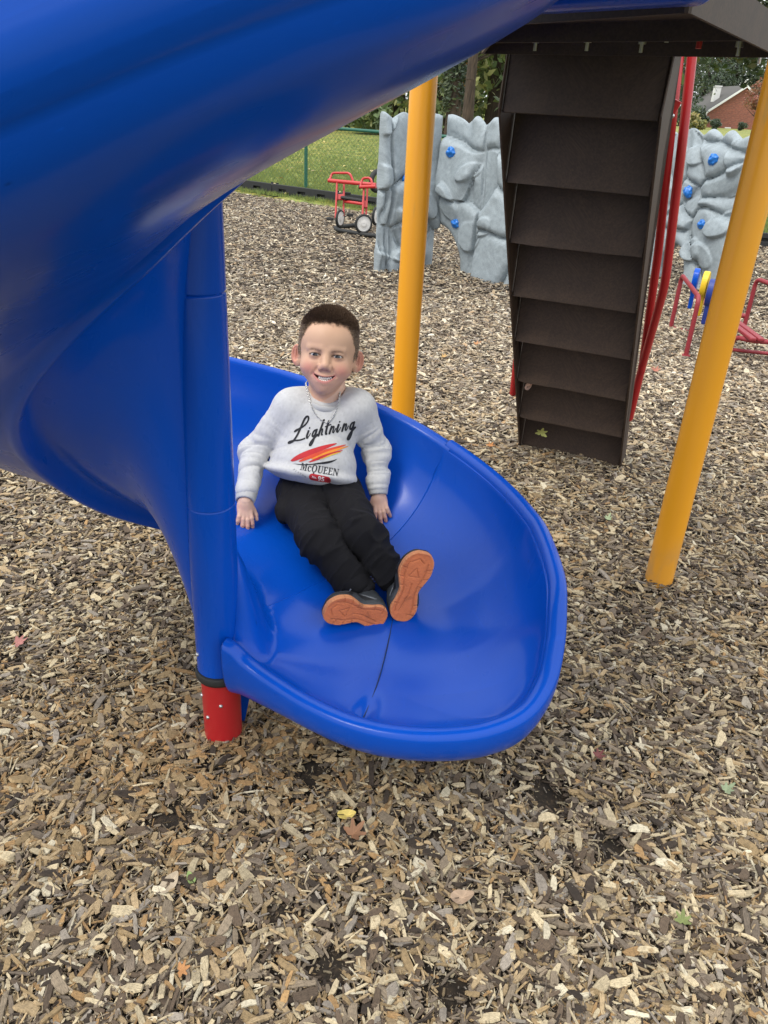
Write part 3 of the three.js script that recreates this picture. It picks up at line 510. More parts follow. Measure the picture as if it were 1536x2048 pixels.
  const pantsF = (x, y, z) => {
    let a = smin(cap(x, y, z, J.hipA, J.kneeA, 0.058, 0.045), cap(x, y, z, J.kneeA, cuffA, 0.044, 0.033), 0.03);
    let b = smin(cap(x, y, z, J.hipB, J.kneeB, 0.058, 0.045), cap(x, y, z, J.kneeB, cuffB, 0.044, 0.033), 0.03);
    const p = ell(x, y, z, pel.x, pel.y, pel.z, 0.095, 0.07, 0.075);
    let d = smin(smin(a, b, 0.003), p, 0.016);
    // cargo pocket on the outer thigh
    const pk = J.hipA.clone().lerp(J.kneeA, 0.36).addScaledVector(camRt, -0.056); d = smin(d, ell(x, y, z, pk.x, pk.y, pk.z, 0.017, 0.03, 0.034), 0.012);
    const tA = a < b ? (legA1(x, y, z) < 1 ? legA1(x, y, z) : 1 + legA2(x, y, z)) : 5 + (legB1(x, y, z) < 1 ? legB1(x, y, z) : 1 + legB2(x, y, z));
    const w = rid(noise3(tA * 5.0 + x * 9, x * 12 + y * 14 + 3, z * 12)), w2 = rid(noise3(tA * 10 + y * 16, x * 26, z * 22 + 9)), low = sstep(0.3, 1.7, tA > 4 ? tA - 5 : tA);
    d -= 0.0125 * (w * w - 0.35) * (0.4 + 0.75 * low) + 0.0055 * (w2 * w2 - 0.3);
    // seam down the front of each leg
    return d;
  };
  const box = (pts, m) => { const b = new THREE.Box3().setFromPoints(pts); return [b.min.subScalar(m), b.max.addScalar(m)]; };
  const blackCloth = tex(256, (u, v) => { const a = wrapN(u, v, 250), b = wrapN(u, v, 120, 5); return 0.35 + 0.4 * a + 0.2 * b; }, false, 1);
  const pantsM = mat(0.0085, 0.008, 0.0095, 0.9, { specularIntensity: 0.5, sheen: 0.08, sheenRoughness: 0.6 }); pantsM.sheenColor.setRGB(0.12, 0.12, 0.14);
  const [pl, ph] = box([J.hipA, J.hipB, J.kneeA, J.kneeB, cuffA, cuffB, pel], 0.11);
  const pants = mesh('trousers', skin(pantsF, pl, ph, 0.0045, null, 1.6), pantsM, boy);
  const cuff = (a, k) => { const d = k.clone().sub(a).normalize(), g = new THREE.LatheGeometry([[0.030, 0], [0.034, 0.002], [0.0355, 0.008], [0.0365, 0.02], [0.037, 0.03], [0.034, 0.034]].map(([r, y]) => new THREE.Vector2(r, y)), 32); g.applyQuaternion(new THREE.Quaternion().setFromUnitVectors(V(0, 1, 0), d)); g.translate(a.x, a.y, a.z); return g; };
  mesh('cuff', cuff(cuffA.clone().lerp(J.anA, 0.55), J.kneeA), pantsM, pants); mesh('cuff', cuff(cuffB.clone().lerp(J.anB, 0.55), J.kneeB), pantsM, pants);
  // zip pull of the pocket and the drawstring
  const zp = at(572, 1023, 1.925), zq = at(578, 1013, 1.925); mesh('zip_pull', between(zp, zq, 0.0022, 0.0022, 8), steelM, pants);

  // ---------------- sweatshirt
  const tUp = J.neck.clone().sub(J.belly).normalize(), tRt = camRt.clone().addScaledVector(tUp, -camRt.dot(tUp)).normalize(), tFr = tRt.clone().cross(tUp);
  const tO = J.chest, tl = (x, y, z) => { const a = x - tO.x, b = y - tO.y, c = z - tO.z; return [a * tRt.x + b * tRt.y + c * tRt.z, a * tUp.x + b * tUp.y + c * tUp.z, a * tFr.x + b * tFr.y + c * tFr.z]; };
  const axA1 = ax(J.shA, J.elA), axA2 = ax(J.elA, J.wrA), axB1 = ax(J.shB, J.elB), axB2 = ax(J.elB, J.wrB);
  const cutA = J.wrA.clone().lerp(J.elA, 0.2), cutB = J.wrB.clone().lerp(J.elB, 0.2);
  const hemY = tl(...J.belly.toArray())[1] - 0.028;
  const shirtF = (x, y, z) => {
    const [u, v, w] = tl(x, y, z);
    let d = ell(u, v, w, 0, -0.005, -0.004, 0.088, 0.088, 0.064);
    d = smin(d, ell(u, v, w, -0.010, hemY + 0.035, 0.004, 0.107, 0.078, 0.082), 0.04);
    d = smin(d, ell(u, v, w, -0.012, hemY + 0.006, 0.008, 0.116, 0.026, 0.090), 0.012);
    d = smin(d, cap(u, v, w, V(-0.05, 0.044, -0.006), V(0.05, 0.048, -0.006), 0.034, 0.034), 0.03);
    d = smin(d, cap(Math.abs(u), v, w, V(0.036, 0.078, -0.010), V(0.078, 0.048, -0.008), 0.018, 0.030), 0.03);
    d = smax(d, hemY - 0.018 - v, 0.006);
    const a1 = axA1(x, y, z), a2 = axA2(x, y, z), b1 = axB1(x, y, z), b2 = axB2(x, y, z);
    const a = smin(cap(x, y, z, J.shA, J.elA, 0.041, 0.036), cap(x, y, z, J.elA, cutA, 0.037, 0.0285), 0.02), b = smin(cap(x, y, z, J.shB, J.elB, 0.041, 0.036), cap(x, y, z, J.elB, cutB, 0.037, 0.0285), 0.02);
    const tA = a < b ? (a2 > 0 ? 1 + a2 : a1) : 4 + (b2 > 0 ? 1 + b2 : b1), arm = Math.min(a, b), t0 = Math.max(0, a < b ? (a2 > 0 ? 1 + a2 : a1) : (b2 > 0 ? 1 + b2 : b1));
    const bodyD = d; d = smin(d, arm, lerp(0.05, 0.012, sstep(0.0, 0.6, t0)));
    const onArm = sstep(0.02, -0.02, arm - bodyD);
    const r1 = rid(noise3(tA * 5.5 + u * 14, v * 14 + w * 18, 2.3)), r2 = rid(noise3(tA * 15, u * 14 + w * 14, v * 10));
    d += onArm * (0.0085 * (r1 * r1 - 0.3) * sstep(0.3, 1.0, t0) + 0.002 * (r2 * r2 - 0.3) * sstep(0.0, 0.6, t0));
    const q1 = rid(noise3(u * 9 + v * 7, v * 13 - u * 5, 4.4)), q2 = rid(noise3(u * 16 - v * 14 + 9, v * 20 + u * 9, 1.7));
    d += (1 - onArm) * (0.008 * (q1 * q1 * q1 - 0.25) * sstep(0.06, -0.05, v) + 0.0015 * (q2 * q2 - 0.3));
    d = smax(d, -ell(u, v, w, 0.002, 0.098, 0.012, 0.039, 0.048, 0.044), 0.006);         // neck opening
    return d;
  };
  const [sl, sh] = box([J.shA, J.shB, J.elA, J.elB, cutA, cutB, J.chest, J.belly], 0.125);
  const shirtG = skin(shirtF, sl, sh, 0.004, (x, y, z) => { const n = fbm(x * 210, y * 90, z * 210, 3), f = noise3(x * 500, y * 220, z * 500), c = 0.43 + 0.14 * n - 0.05 * sstep(0.6, 0.85, f); return [c * 1.0, c * 1.0, c * 0.985]; }, 1.6);
  const knit = mat(1, 1, 1, 0.95, { vertexColors: true, sheen: 0.3, sheenRoughness: 0.7 }); knit.sheenColor.setRGB(0.3, 0.3, 0.3);
  const shirt = mesh('sweatshirt', shirtG, knit, boy);
  // ribbed collar and cuffs
  const ribM = mat(0.43, 0.43, 0.425, 0.95);
  const cg = new THREE.TorusGeometry(0.044, 0.0068, 10, 60); cg.scale(1, 1.06, 1.5);
  { const M = basis(tRt, tFr.clone().multiplyScalar(-1).applyAxisAngle(tRt, 0.55), tUp.clone().applyAxisAngle(tRt, 0.55), tO.clone().addScaledVector(tUp, 0.066).addScaledVector(tFr, 0.008)); cg.applyMatrix4(M); }
  mesh('collar', cg, ribM, shirt);
  const wcuff = (w, e) => { const d = e.clone().sub(w).normalize(), a = []; for (let i = 0; i <= 10; i++) { const t = i / 10; a.push(new THREE.Vector2(0.0215 + 0.005 * Math.pow(t, 0.6), t * 0.034)); } a.unshift(new THREE.Vector2(0.018, 0.001)); a.push(new THREE.Vector2(0.022, 0.038)); const g = new THREE.LatheGeometry(a, 40), P = g.attributes.position; for (let i = 0; i < P.count; i++) { const an = Math.atan2(P.getZ(i), P.getX(i)), k = 1 + 0.025 * Math.cos(an * 18); P.setX(i, P.getX(i) * k); P.setZ(i, P.getZ(i) * k); } g.computeVertexNormals(); g.applyQuaternion(new THREE.Quaternion().setFromUnitVectors(V(0, 1, 0), d)); g.translate(w.x, w.y, w.z); return g; };
  mesh('cuff', wcuff(J.wrA, J.elA), ribM, shirt); mesh('cuff', wcuff(J.wrB, J.elB), ribM, shirt);
  // ---------------- the print on the chest
  {
    const cv = document.createElement('canvas'); cv.width = cv.height = 1024; const c = cv.getContext('2d'); c.clearRect(0, 0, 1024, 1024);
    c.lineCap = 'round'; c.lineJoin = 'round';
    const stroke = (w, ...p) => { c.lineWidth = w * 1.6; c.beginPath(); c.moveTo(p[0], p[1]); for (let i = 2; i < p.length; i += 6) c.bezierCurveTo(p[i], p[i + 1], p[i + 2], p[i + 3], p[i + 4], p[i + 5]); c.stroke(); };
    c.save(); c.translate(60, 520); c.rotate(-0.36); c.transform(1, 0, -0.28, 1, 0, 0); c.strokeStyle = '#15161c';
    // Lightning, in brush script
    stroke(17, 150, -170, 60, -110, 60, -150, 120, -160, 300, -185, 300, -330, 245, -315); stroke(21, 245, -315, 190, -300, 150, -60, 60, 0); stroke(15, 60, 0, 10, 30, -30, 0, 10, -8, 90, -20, 160, 20, 240, -6);
    const i1 = (x) => { stroke(20, x + 22, -100, x + 8, -60, x - 6, -10, x + 14, -6); stroke(9, x + 14, -6, x + 30, -10, x + 44, -40, x + 54, -60); c.beginPath(); c.arc(x + 36, -142, 12, 0, 7); c.fillStyle = '#15161c'; c.fill(); };
    const g1 = (x, d = 1) => { stroke(17, x + 62, -88, x + 20, -120, x - 16, -10, x + 18, -8, x + 40, -10, x + 56, -60, x + 66, -94); stroke(20, x + 66, -94, x + 40, -10, x + 24, 90 * d, x - 6, 110 * d, x - 40, 116 * d, x - 20, 60, x + 80, -20); };
    const n1 = (x) => { stroke(19, x + 20, -96, x + 8, -60, x, -30, x - 6, -4); stroke(14, x - 4, -20, x + 24, -80, x + 50, -110, x + 54, -84, x + 56, -60, x + 28, -10, x + 52, -6); stroke(9, x + 52, -6, x + 66, -12, x + 74, -40, x + 84, -60); };
    const h1 = (x) => { stroke(20, x + 62, -210, x + 40, -140, x + 12, -60, x - 4, -4); stroke(14, x, -30, x + 30, -90, x + 54, -100, x + 52, -72, x + 48, -40, x + 30, -8, x + 52, -6); };
    const t1 = (x) => { stroke(20, x + 44, -180, x + 24, -110, x - 4, -10, x + 18, -6); stroke(12, x - 2, -112, x + 20, -118, x + 50, -122, x + 74, -128); };
    i1(268); g1(350); h1(450); t1(545); n1(615); i1(715); n1(800); g1(905, 1.2); c.restore();
    // a plain red and orange speed sweep below the script
    c.save(); c.translate(150, 735); c.rotate(-0.2);
    const sweep = (col, a) => { c.fillStyle = col; c.beginPath(); c.moveTo(a[0], a[1]); for (let i = 2; i + 3 < a.length; i += 2) c.quadraticCurveTo(a[i], a[i + 1], (a[i] + a[i + 2]) / 2, (a[i + 1] + a[i + 3]) / 2); c.closePath(); c.fill(); };
    for (const [col, x0, y0, x1, y1, w] of [['#b3262b', 0, 40, 640, -170, 62], ['#c8452a', 120, 56, 770, -150, 40], ['#d9862c', 300, 30, 800, -128, 30], ['#b3262b', 260, 72, 720, -70, 30], ['#c9a53a', 420, 38, 700, -50, 16]]) sweep(col, [x0 - 20, y0, x0 + 40, y0 - w, lerp(x0, x1, 0.5), lerp(y0, y1, 0.5) - w, x1, y1 - w * 0.3, x1 + 30, y1, lerp(x0, x1, 0.5), lerp(y0, y1, 0.5) + w * 0.5, x0 + 10, y0 + w * 0.4, x0 - 20, y0]);
    sweep('#17171b', [20, 84, 200, 112, 420, 86, 600, 66, 680, 36, 560, 110, 380, 112, 160, 124, 20, 84]);
    c.restore();
    // lettering under it
    c.fillStyle = '#20222a'; c.save(); c.translate(300, 890); c.rotate(0.02); c.font = 'bold 150px serif'; c.textAlign = 'left'; c.scale(0.72, 1); c.fillText('McQUEEN', 0, 0); c.restore();
    c.save(); c.translate(455, 912); c.rotate(0.06); c.fillStyle = '#b3222c'; c.beginPath(); c.moveTo(40, 0); c.lineTo(260, 0); c.arc(260, 46, 46, -1.57, 1.57); c.lineTo(40, 92); c.arc(40, 46, 46, 1.57, 4.71); c.fill(); c.fillStyle = '#e8e4e0'; c.font = 'bold 44px serif'; c.fillText('No.', 34, 60); c.font = 'bold 84px sans-serif'; c.fillText('95', 120, 76); c.restore();
    c.fillStyle = '#30323a'; c.font = '34px serif'; 'PISTON'.split('').forEach((ch, i) => { c.save(); c.translate(205 + i * 34, 905 + i * 14); c.rotate(0.42); c.fillText(ch, 0, 0); c.restore(); });
    const t = new THREE.CanvasTexture(cv); t.colorSpace = THREE.SRGBColorSpace; t.anisotropy = 8;
    const pos = [], nor = [], uv = [], P = shirtG.attributes.position, N = shirtG.attributes.normal, I = shirtG.index.array, s = 0.168, cx = 0.004, cy = -0.048;
    for (let i = 0; i < I.length; i += 3) {
      const q = [0, 1, 2].map((k) => { const j = I[i + k]; return [tl(P.getX(j), P.getY(j), P.getZ(j)), j]; });
      if (!q.every(([a, j]) => Math.abs(a[0] - cx) < s / 2 && Math.abs(a[1] - cy) < s / 2 && a[2] > 0.0 && N.getX(j) * tFr.x + N.getY(j) * tFr.y + N.getZ(j) * tFr.z > 0.15)) continue;
      for (const [a, j] of q) { pos.push(P.getX(j) + N.getX(j) * 0.0008, P.getY(j) + N.getY(j) * 0.0008, P.getZ(j) + N.getZ(j) * 0.0008); nor.push(N.getX(j), N.getY(j), N.getZ(j)); uv.push((a[0] - cx) / s + 0.5, (a[1] - cy) / s + 0.5); }
    }
    const g = new THREE.BufferGeometry(); g.setAttribute('position', new THREE.Float32BufferAttribute(pos, 3)); g.setAttribute('normal', new THREE.Float32BufferAttribute(nor, 3)); g.setAttribute('uv', new THREE.Float32BufferAttribute(uv, 2));
    mesh('chest_print', g, new THREE.MeshStandardMaterial({ map: t, transparent: true, roughness: 0.8 }), shirt, 'black script lettering over a red and orange sweep');
  }
  // ---------------- head
  const Hc = at(655, 710.5, 1.90), hz = camera.position.clone().sub(Hc).normalize(), hx0 = camUp.clone().cross(hz).normalize(), hy0 = hz.clone().cross(hx0);
  const hq = new THREE.Quaternion().setFromRotationMatrix(new THREE.Matrix4().makeBasis(hx0, hy0, hz)).multiply(new THREE.Quaternion().setFromEuler(new THREE.Euler(0.03, -0.05, -0.095, 'ZYX')));
  const hM = new THREE.Matrix4().compose(Hc, hq, V(1.045, 1.045, 1.045));
  const yTop = (x) => -0.0466 + 0.0052 * (x / 0.0238) ** 2, yBot = (x) => -0.0556 + 0.0132 * (x / 0.0238) ** 2;
  const lidU = (t) => 0.0034 * (1 - t * t) + 0.0002, lidL = (t) => -0.0026 * (1 - t * t * 0.9) + 0.0003, EX = 0.0252, EZ = 0.0478, ER = 0.0125;
  const headF = (x, y, z) => {
    const a = Math.abs(x), tj = 1 + 5 * Math.max(0, -0.032 - y), xj = x * tj, aj = a * tj;
    let d = ell(x, y, z, 0, 0.032, -0.028, 0.0665, 0.072, 0.085);
    d = smin(d, ell(xj, y, z, 0, -0.016, 0.002, 0.0535, 0.062, 0.060), 0.03);
    d = smin(d, ell(x, y, z, 0, 0.040, 0.014, 0.054, 0.040, 0.047), 0.03);
    d = smin(d, Math.hypot(aj - 0.0295, y + 0.032, z - 0.026) - 0.0270, 0.022);
    d = smin(d, ell(xj, y, z, 0, -0.054, 0.016, 0.034, 0.030, 0.039), 0.022);
    d = smin(d, Math.hypot(x, y + 0.0715, z - 0.043) - 0.0145, 0.018);
    d = smax(d, -ell(a, y, z, 0.0250, 0.001, 0.069, 0.0185, 0.011, 0.0145), 0.011);
    d = smin(d, cap(a, y, z, V(0.011, 0.0135, 0.0575), V(0.036, 0.0145, 0.048), 0.005, 0.0045), 0.012);
    d = smin(d, cap(x, y, z, V(0, 0.006, 0.0575), V(0, -0.0210, 0.0695), 0.0062, 0.0094), 0.010);
    d = smin(d, Math.hypot(a - 0.0102, y + 0.0262, z - 0.0655) - 0.0068, 0.006);
    d = smax(d, -(Math.hypot(a - 0.0055, (y + 0.0325) * 1.3, z - 0.0715) - 0.0027), 0.002);
    d = smin(d, ell(x, y, z, 0, -0.051, 0.044, 0.027, 0.019, 0.018), 0.014);
    // cheeks lifted by the smile and the folds beside the mouth
    d = smin(d, Math.hypot(a - 0.031, y + 0.026, z - 0.042) - 0.0125, 0.02);
    if (z > 0.03) { const cr = seg2(a, y, 0.0155, -0.026, 0.0262, -0.043) / 0.0042; d += 0.0016 * Math.exp(-cr * cr); }
    // lips
    d = smin(d, Math.min(cap(a, y, z, V(0, -0.0462, 0.0618), V(0.012, -0.0445, 0.0590), 0.0028, 0.0025), cap(a, y, z, V(0.012, -0.0445, 0.0590), V(0.0249, -0.0396, 0.0492), 0.0025, 0.0015)), 0.005);
    d = smin(d, Math.min(cap(a, y, z, V(0, -0.0594, 0.0605), V(0.012, -0.0564, 0.0580), 0.0036, 0.0034), cap(a, y, z, V(0.012, -0.0564, 0.0580), V(0.0246, -0.0418, 0.0492), 0.0034, 0.0016)), 0.006);
    const o = Math.max(y - yTop(x), yBot(x) - y, a - 0.0236); d = smax(d, -Math.max(o * 0.8, 0.044 - z), 0.0018);
    // eyelids
    const t = clamp((a - EX) / 0.0118, -1.2, 1.2), lid = Math.hypot(a - EX, y, z - EZ) - (ER + 0.0013);
    d = smin(d, smax(lid, -Math.max(y - lidU(t), lidL(t) - y, 0.05 - z), 0.0008), 0.0045);
    // ears
    const ex = a - 0.0715, ez = z + 0.014, ey = y + 0.006, du = ex * 0.84 - ez * 0.54, dn = ex * 0.54 + ez * 0.84;
    let e = ell(du, ey, dn, 0, 0, 0, 0.0155, 0.0240, 0.0062); e = smin(e, ell(du, ey, dn, -0.006, -0.016, 0, 0.009, 0.011, 0.006), 0.006);
    e = smax(e, -ell(du, ey, dn, 0.0, 0.003, 0.0070, 0.0112, 0.0180, 0.0082), 0.0022); e = smin(e, cap(du, ey, dn, V(0.004, 0.012, 0.0005), V(0.002, -0.010, 0.0005), 0.0018, 0.0018), 0.003);
    e = smin(e, Math.hypot(du + 0.009, ey + 0.004, dn - 0.002) - 0.004, 0.003);
    d = smin(d, e, 0.006);
    // neck
    d = smin(d, cap(x, y, z, V(0, -0.055, -0.024), V(0.002, -0.135, -0.030), 0.038, 0.042), 0.022);
    return d;
  };
  const hairline = (x, y, z) => { const a = Math.abs(x), n = (noise3(x * 170, y * 170, z * 170) - 0.5) * 0.007; const front = 0.0745 - 3.2 * a * a - 55 * Math.max(0, a - 0.036) ** 2 + n, side = z < 0.012 + (y - 0.0) * 0.25 + n ? 1 : 0; return [sstep(-0.009, 0.008, y - front), side * sstep(-0.014, 0.014, y + n) * sstep(0.034, 0.052, a)]; };
  const skinC = (x, y, z) => {
    const a = Math.abs(x); let c = [0.60, 0.372, 0.243]; const mixc = (b, k) => { c = c.map((v, i) => lerp(v, b[i], clamp(k))); };
    mixc([0.60, 0.25, 0.19], 0.85 * Math.exp(-(((a - 0.037) / 0.017) ** 2 + ((y + 0.03) / 0.016) ** 2)) * (z > 0.02 ? 1 : 0));
    mixc([0.60, 0.31, 0.25], 0.35 * Math.exp(-((x / 0.012) ** 2 + ((y + 0.026) / 0.010) ** 2)) * (z > 0.05 ? 1 : 0));
    if (a > 0.064 && y < 0.03 && y > -0.04) { mixc([0.56, 0.22, 0.15], 0.8 * sstep(0.064, 0.076, a)); const q = Math.hypot((a - 0.0715) / 0.0085, (y + 0.004) / 0.015); if (z > -0.02) mixc([0.48, 0.20, 0.14], 0.6 * sstep(1.0, 0.6, q)); }
    mixc([0.64, 0.36, 0.26], 0.6 * sstep(-0.03, -0.055, y) * (z > 0.0 ? 1 : 0)); mixc([0.66, 0.36, 0.27], 0.5 * Math.exp(-((x / 0.02) ** 2 + ((y + 0.032) / 0.008) ** 2)) * (z > 0.045 ? 1 : 0));
    // eye surround
    mixc([0.42, 0.22, 0.16], 0.5 * Math.exp(-(((a - 0.026) / 0.013) ** 2 + ((y + 0.006) / 0.006) ** 2)) * (z > 0.03 ? 1 : 0));
    const t = (a - EX) / 0.0118; if (z > 0.045 && Math.abs(t) < 1.15) { mixc([0.03, 0.018, 0.012], 0.95 * Math.exp(-(((y - lidU(clamp(t, -1, 1)) - 0.0007) / 0.0021) ** 2))); mixc([0.12, 0.065, 0.045], 0.6 * Math.exp(-(((y - lidL(clamp(t, -1, 1)) + 0.0006) / 0.0011) ** 2))); mixc([0.35, 0.19, 0.14], 0.5 * Math.exp(-(((y - lidU(clamp(t, -1, 1)) - 0.0042) / 0.0012) ** 2))); }
    // brows
    const by = 0.0098 + 0.0022 * Math.sin(clamp((a - 0.011) / 0.027) * 2.6), bn = noise3(x * 700, y * 250, 5); if (z > 0.03 && a > 0.009 && a < 0.04) mixc([0.17, 0.095, 0.055], (0.40 + 0.5 * bn) * Math.exp(-(((y - by) / 0.0026) ** 2)) * sstep(0.009, 0.013, a) * sstep(0.04, 0.033, a));
    // lips and the inside of the mouth
    const u = yTop(x), l = yBot(x); if (z > 0.038 && a < 0.0268) { mixc([0.50, 0.20, 0.175], 0.8 * sstep(0.0046, 0.001, y - u) * (y > u - 0.002 ? 1 : 0)); mixc([0.55, 0.215, 0.19], 0.85 * sstep(0.0078, 0.004, l - y) * (y < l + 0.002 ? 1 : 0)); if (y < u && y > l && z < 0.0575) mixc([0.20, 0.07, 0.055], sstep(0.0585, 0.056, z)); }
    mixc([0.34, 0.17, 0.13], 0.4 * (Math.hypot(a - 0.0055, y + 0.0325, z - 0.0715) < 0.004 ? 1 : 0));
    const fr = 0.95 + 0.1 * fbm(x * 45 + 3, y * 45, z * 45, 3); c = c.map((v) => v * fr); const [f, s] = hairline(x, y, z); const inEar = a > 0.068 && y < 0.022; if (!inEar) { mixc([0.16, 0.105, 0.068], 0.6 * s * (0.6 + 0.5 * noise3(x * 600, y * 600, z * 600))); if (z < 0.06) mixc([0.10, 0.064, 0.04], 0.8 * f); }
    return c;
  };
  const headG = skin(headF, V(-0.1, -0.14, -0.12), V(0.1, 0.12, 0.09), 0.0016, skinC, 1.5);
  // ---------------- hands (x across, y to the fingertips, z out of the back of the hand)
  function handF(m) {                          // m = +1: thumb on the -x side
    const ch = [];
    [[-0.0172, 0.043, 0.037, -0.20, 0.2], [-0.0058, 0.047, 0.042, -0.06, 0.05], [0.0058, 0.046, 0.039, 0.06, 0.1], [0.0165, 0.041, 0.031, 0.22, 0.2]].forEach(([bx, by, L, sp, bend]) => {
      let p = V(bx * 0.85, by - 0.012, 0.001), ang = 0.16, pts = [p.clone()];
      for (const [f, b] of [[0.30, 0], [0.42, 0.30 + bend], [0.32, 0.25 + bend * 0.5], [0.26, 0.15]]) { ang -= b; p = p.clone().add(V(Math.sin(sp) * Math.cos(ang), Math.cos(sp) * Math.cos(ang), Math.sin(ang)).multiplyScalar(L * f + (f === 0.3 ? 0.006 : 0))); pts.push(p); }
      ch.push([pts, [0.0072, 0.0068, 0.0062, 0.0056, 0.0047]]);
    });
    const th = [V(-0.012, 0.008, -0.004), V(-0.0255, 0.022, -0.007), V(-0.033, 0.036, -0.010), V(-0.036, 0.049, -0.012)], tr = [0.010, 0.0078, 0.0066, 0.0052];
    return (x0, y, z) => {
      const x = x0 * m; let d = ell(x, y, z, 0, 0.020, 0, 0.0235, 0.029, 0.0115); d = smin(d, cap(x, y, z, V(0, -0.04, 0), V(0, 0.004, 0), 0.0165, 0.0165), 0.014);
      d = smin(d, cap(x, y, z, th[0], th[1], tr[0], tr[1]), 0.008); d = Math.min(d, smin(cap(x, y, z, th[1], th[2], tr[1], tr[2]), cap(x, y, z, th[2], th[3], tr[2], tr[3]), 0.002));
      for (const [p, r] of ch) { let f = 9; for (let i = 0; i < 4; i++) f = smin(f, cap(x, y, z, p[i], p[i + 1], r[i], r[i + 1]), 0.0012); f -= 0.0006 * Math.exp(-((Math.hypot(x - p[2].x, y - p[2].y) / 0.004) ** 2)); d = smin(d, f, y < 0.045 ? 0.0045 : 0.0008); }
      return d;
    };
  }
  const handG = [];
  function hand(wrist, tip, m, lift) {
    const t = onBed(...tip), e = 0.01, N = V(-(bedAt(t.x + e, t.z) - bedAt(t.x - e, t.z)) / (2 * e), 1, -(bedAt(t.x, t.z + e) - bedAt(t.x, t.z - e)) / (2 * e)).normalize();
    t.addScaledVector(N, 0.004);
    const Y = t.clone().sub(wrist).normalize(), Z0 = N.clone().addScaledVector(camBk, 0.5), Z = Z0.addScaledVector(Y, -Z0.dot(Y)).normalize(), X = Y.clone().cross(Z), len = t.distanceTo(wrist);
    const f = handF(m), g = skin(f, V(-0.052, -0.05, -0.05), V(0.052, 0.105, 0.03), 0.0016, (x, y, z) => { const k = sstep(0.04, 0.09, y); const n = noise3(x * 120, y * 120, z * 120); return [0.60 + 0.02 * n, lerp(0.395, 0.33, k) - 0.03 * n, lerp(0.30, 0.24, k) - 0.02 * n]; }, 1.5);
    const s = clamp(len / 0.088, 0.85, 1.15); g.applyMatrix4(basis(X, Y, Z, wrist, s)); handG.push(g);
  }
  hand(J.wrA.clone(), [489, 1056], 1, 0); hand(J.wrB.clone(), [768, 1049], -1, 0);
  // ---------------- the body under the clothes, joined to head, hands and ankles
  const coreF = (x, y, z) => {
    const [u, v, w] = tl(x, y, z);
    let d = smin(ell(u, v, w, 0, -0.01, -0.006, 0.068, 0.075, 0.045), ell(u, v, w, -0.004, hemY + 0.03, 0, 0.08, 0.08, 0.055), 0.04);
    d = smin(d, cap(u, v, w, V(-0.05, 0.042, -0.006), V(0.05, 0.044, -0.006), 0.022, 0.022), 0.02);
    d = smin(d, cap(u, v, w, V(0, 0.03, -0.004), V(0.002, 0.10, 0.006), 0.040, 0.041), 0.02);
    for (const [a, b, r, q] of [[J.shA, J.elA, 0.026, 0.022], [J.elA, J.wrA, 0.022, 0.017], [J.shB, J.elB, 0.026, 0.022], [J.elB, J.wrB, 0.022, 0.017], [J.hipA, J.kneeA, 0.045, 0.034], [J.kneeA, J.anA, 0.033, 0.0235], [J.hipB, J.kneeB, 0.045, 0.034], [J.kneeB, J.anB, 0.033, 0.0235], [J.anA, local(shA, [-0.042, 0, -0.03]), 0.0235, 0.022], [J.anB, local(shB, [-0.042, 0, -0.03]), 0.0235, 0.022]]) d = smin(d, cap(x, y, z, a, b, r, q), 0.012);
    return d;
  };
  const [cl, chh] = box(Object.values(J), 0.06);
  const coreG = skin(coreF, cl, chh, 0.006, () => [0.61, 0.40, 0.305], 1.5);
  headG.applyMatrix4(hM);
  const bodyG = mergeGeometries([coreG, headG, ...handG]);
  const skinM = mat(1, 1, 1, 0.5, { vertexColors: true, specularIntensity: 0.6, sheen: 0.2, sheenRoughness: 0.5 });
  mesh('body', bodyG, skinM, boy);
  // eyes, teeth
  const eyeM = mat(1, 1, 1, 0.2, { vertexColors: true, clearcoat: 0.35, clearcoatRoughness: 0.05 });
  for (const s of [-1, 1]) {
    const g = new THREE.SphereGeometry(ER, 48, 48); g.rotateX(Math.PI / 2);
    const gz = V(0.03, 0.02, 1).normalize();
    tint(g, (x, y, z) => { const k = Math.acos(clamp((x * gz.x + y * gz.y + z * gz.z) / ER, -1, 1)) * ER; return k < 0.0023 ? [0.004, 0.004, 0.005] : k < 0.0056 ? (k > 0.0049 ? [0.006, 0.007, 0.008] : [0.016, 0.02, 0.022]) : [0.46, 0.43, 0.41]; });
    g.translate(s * EX, 0, EZ); g.applyMatrix4(hM); mesh('eye', g, eyeM, boy);
  }
  {
    const ts = []; for (let row = 0; row < 2; row++) for (let i = -3; i <= 3; i++) { const x = (i + (row ? 0.0 : 0.5)) * 0.0043, w = 0.0037, h = row ? 0.0036 : 0.0048, b = new RoundedBoxGeometry(w, h, 0.003, 2, 0.001); b.rotateY(x * 14); b.translate(x, (row ? -0.0545 : -0.0498) + 9 * x * x, 0.0582 - 14 * x * x); ts.push(b); }
    const g = mergeGeometries(ts); g.applyMatrix4(hM); mesh('teeth', g, mat(0.92, 0.9, 0.84, 0.25), boy);
  }
  // ---------------- hair: short strands rooted on the scalp
  {
    const R = rngOf(11), P = headG.attributes.position, I = headG.index.array, inv = hM.clone().invert(), pos = [], col = [], p = V(0, 0, 0), q = V(0, 0, 0), r = V(0, 0, 0);
    const L = new Float32Array(P.count * 3); for (let i = 0; i < P.count; i++) { p.fromBufferAttribute(P, i).applyMatrix4(inv); L.set([p.x, p.y, p.z], i * 3); }
    const get = (o, j) => o.set(L[j * 3], L[j * 3 + 1], L[j * 3 + 2]);
    const n = V(0, 0, 0), e1 = V(0, 0, 0), e2 = V(0, 0, 0);
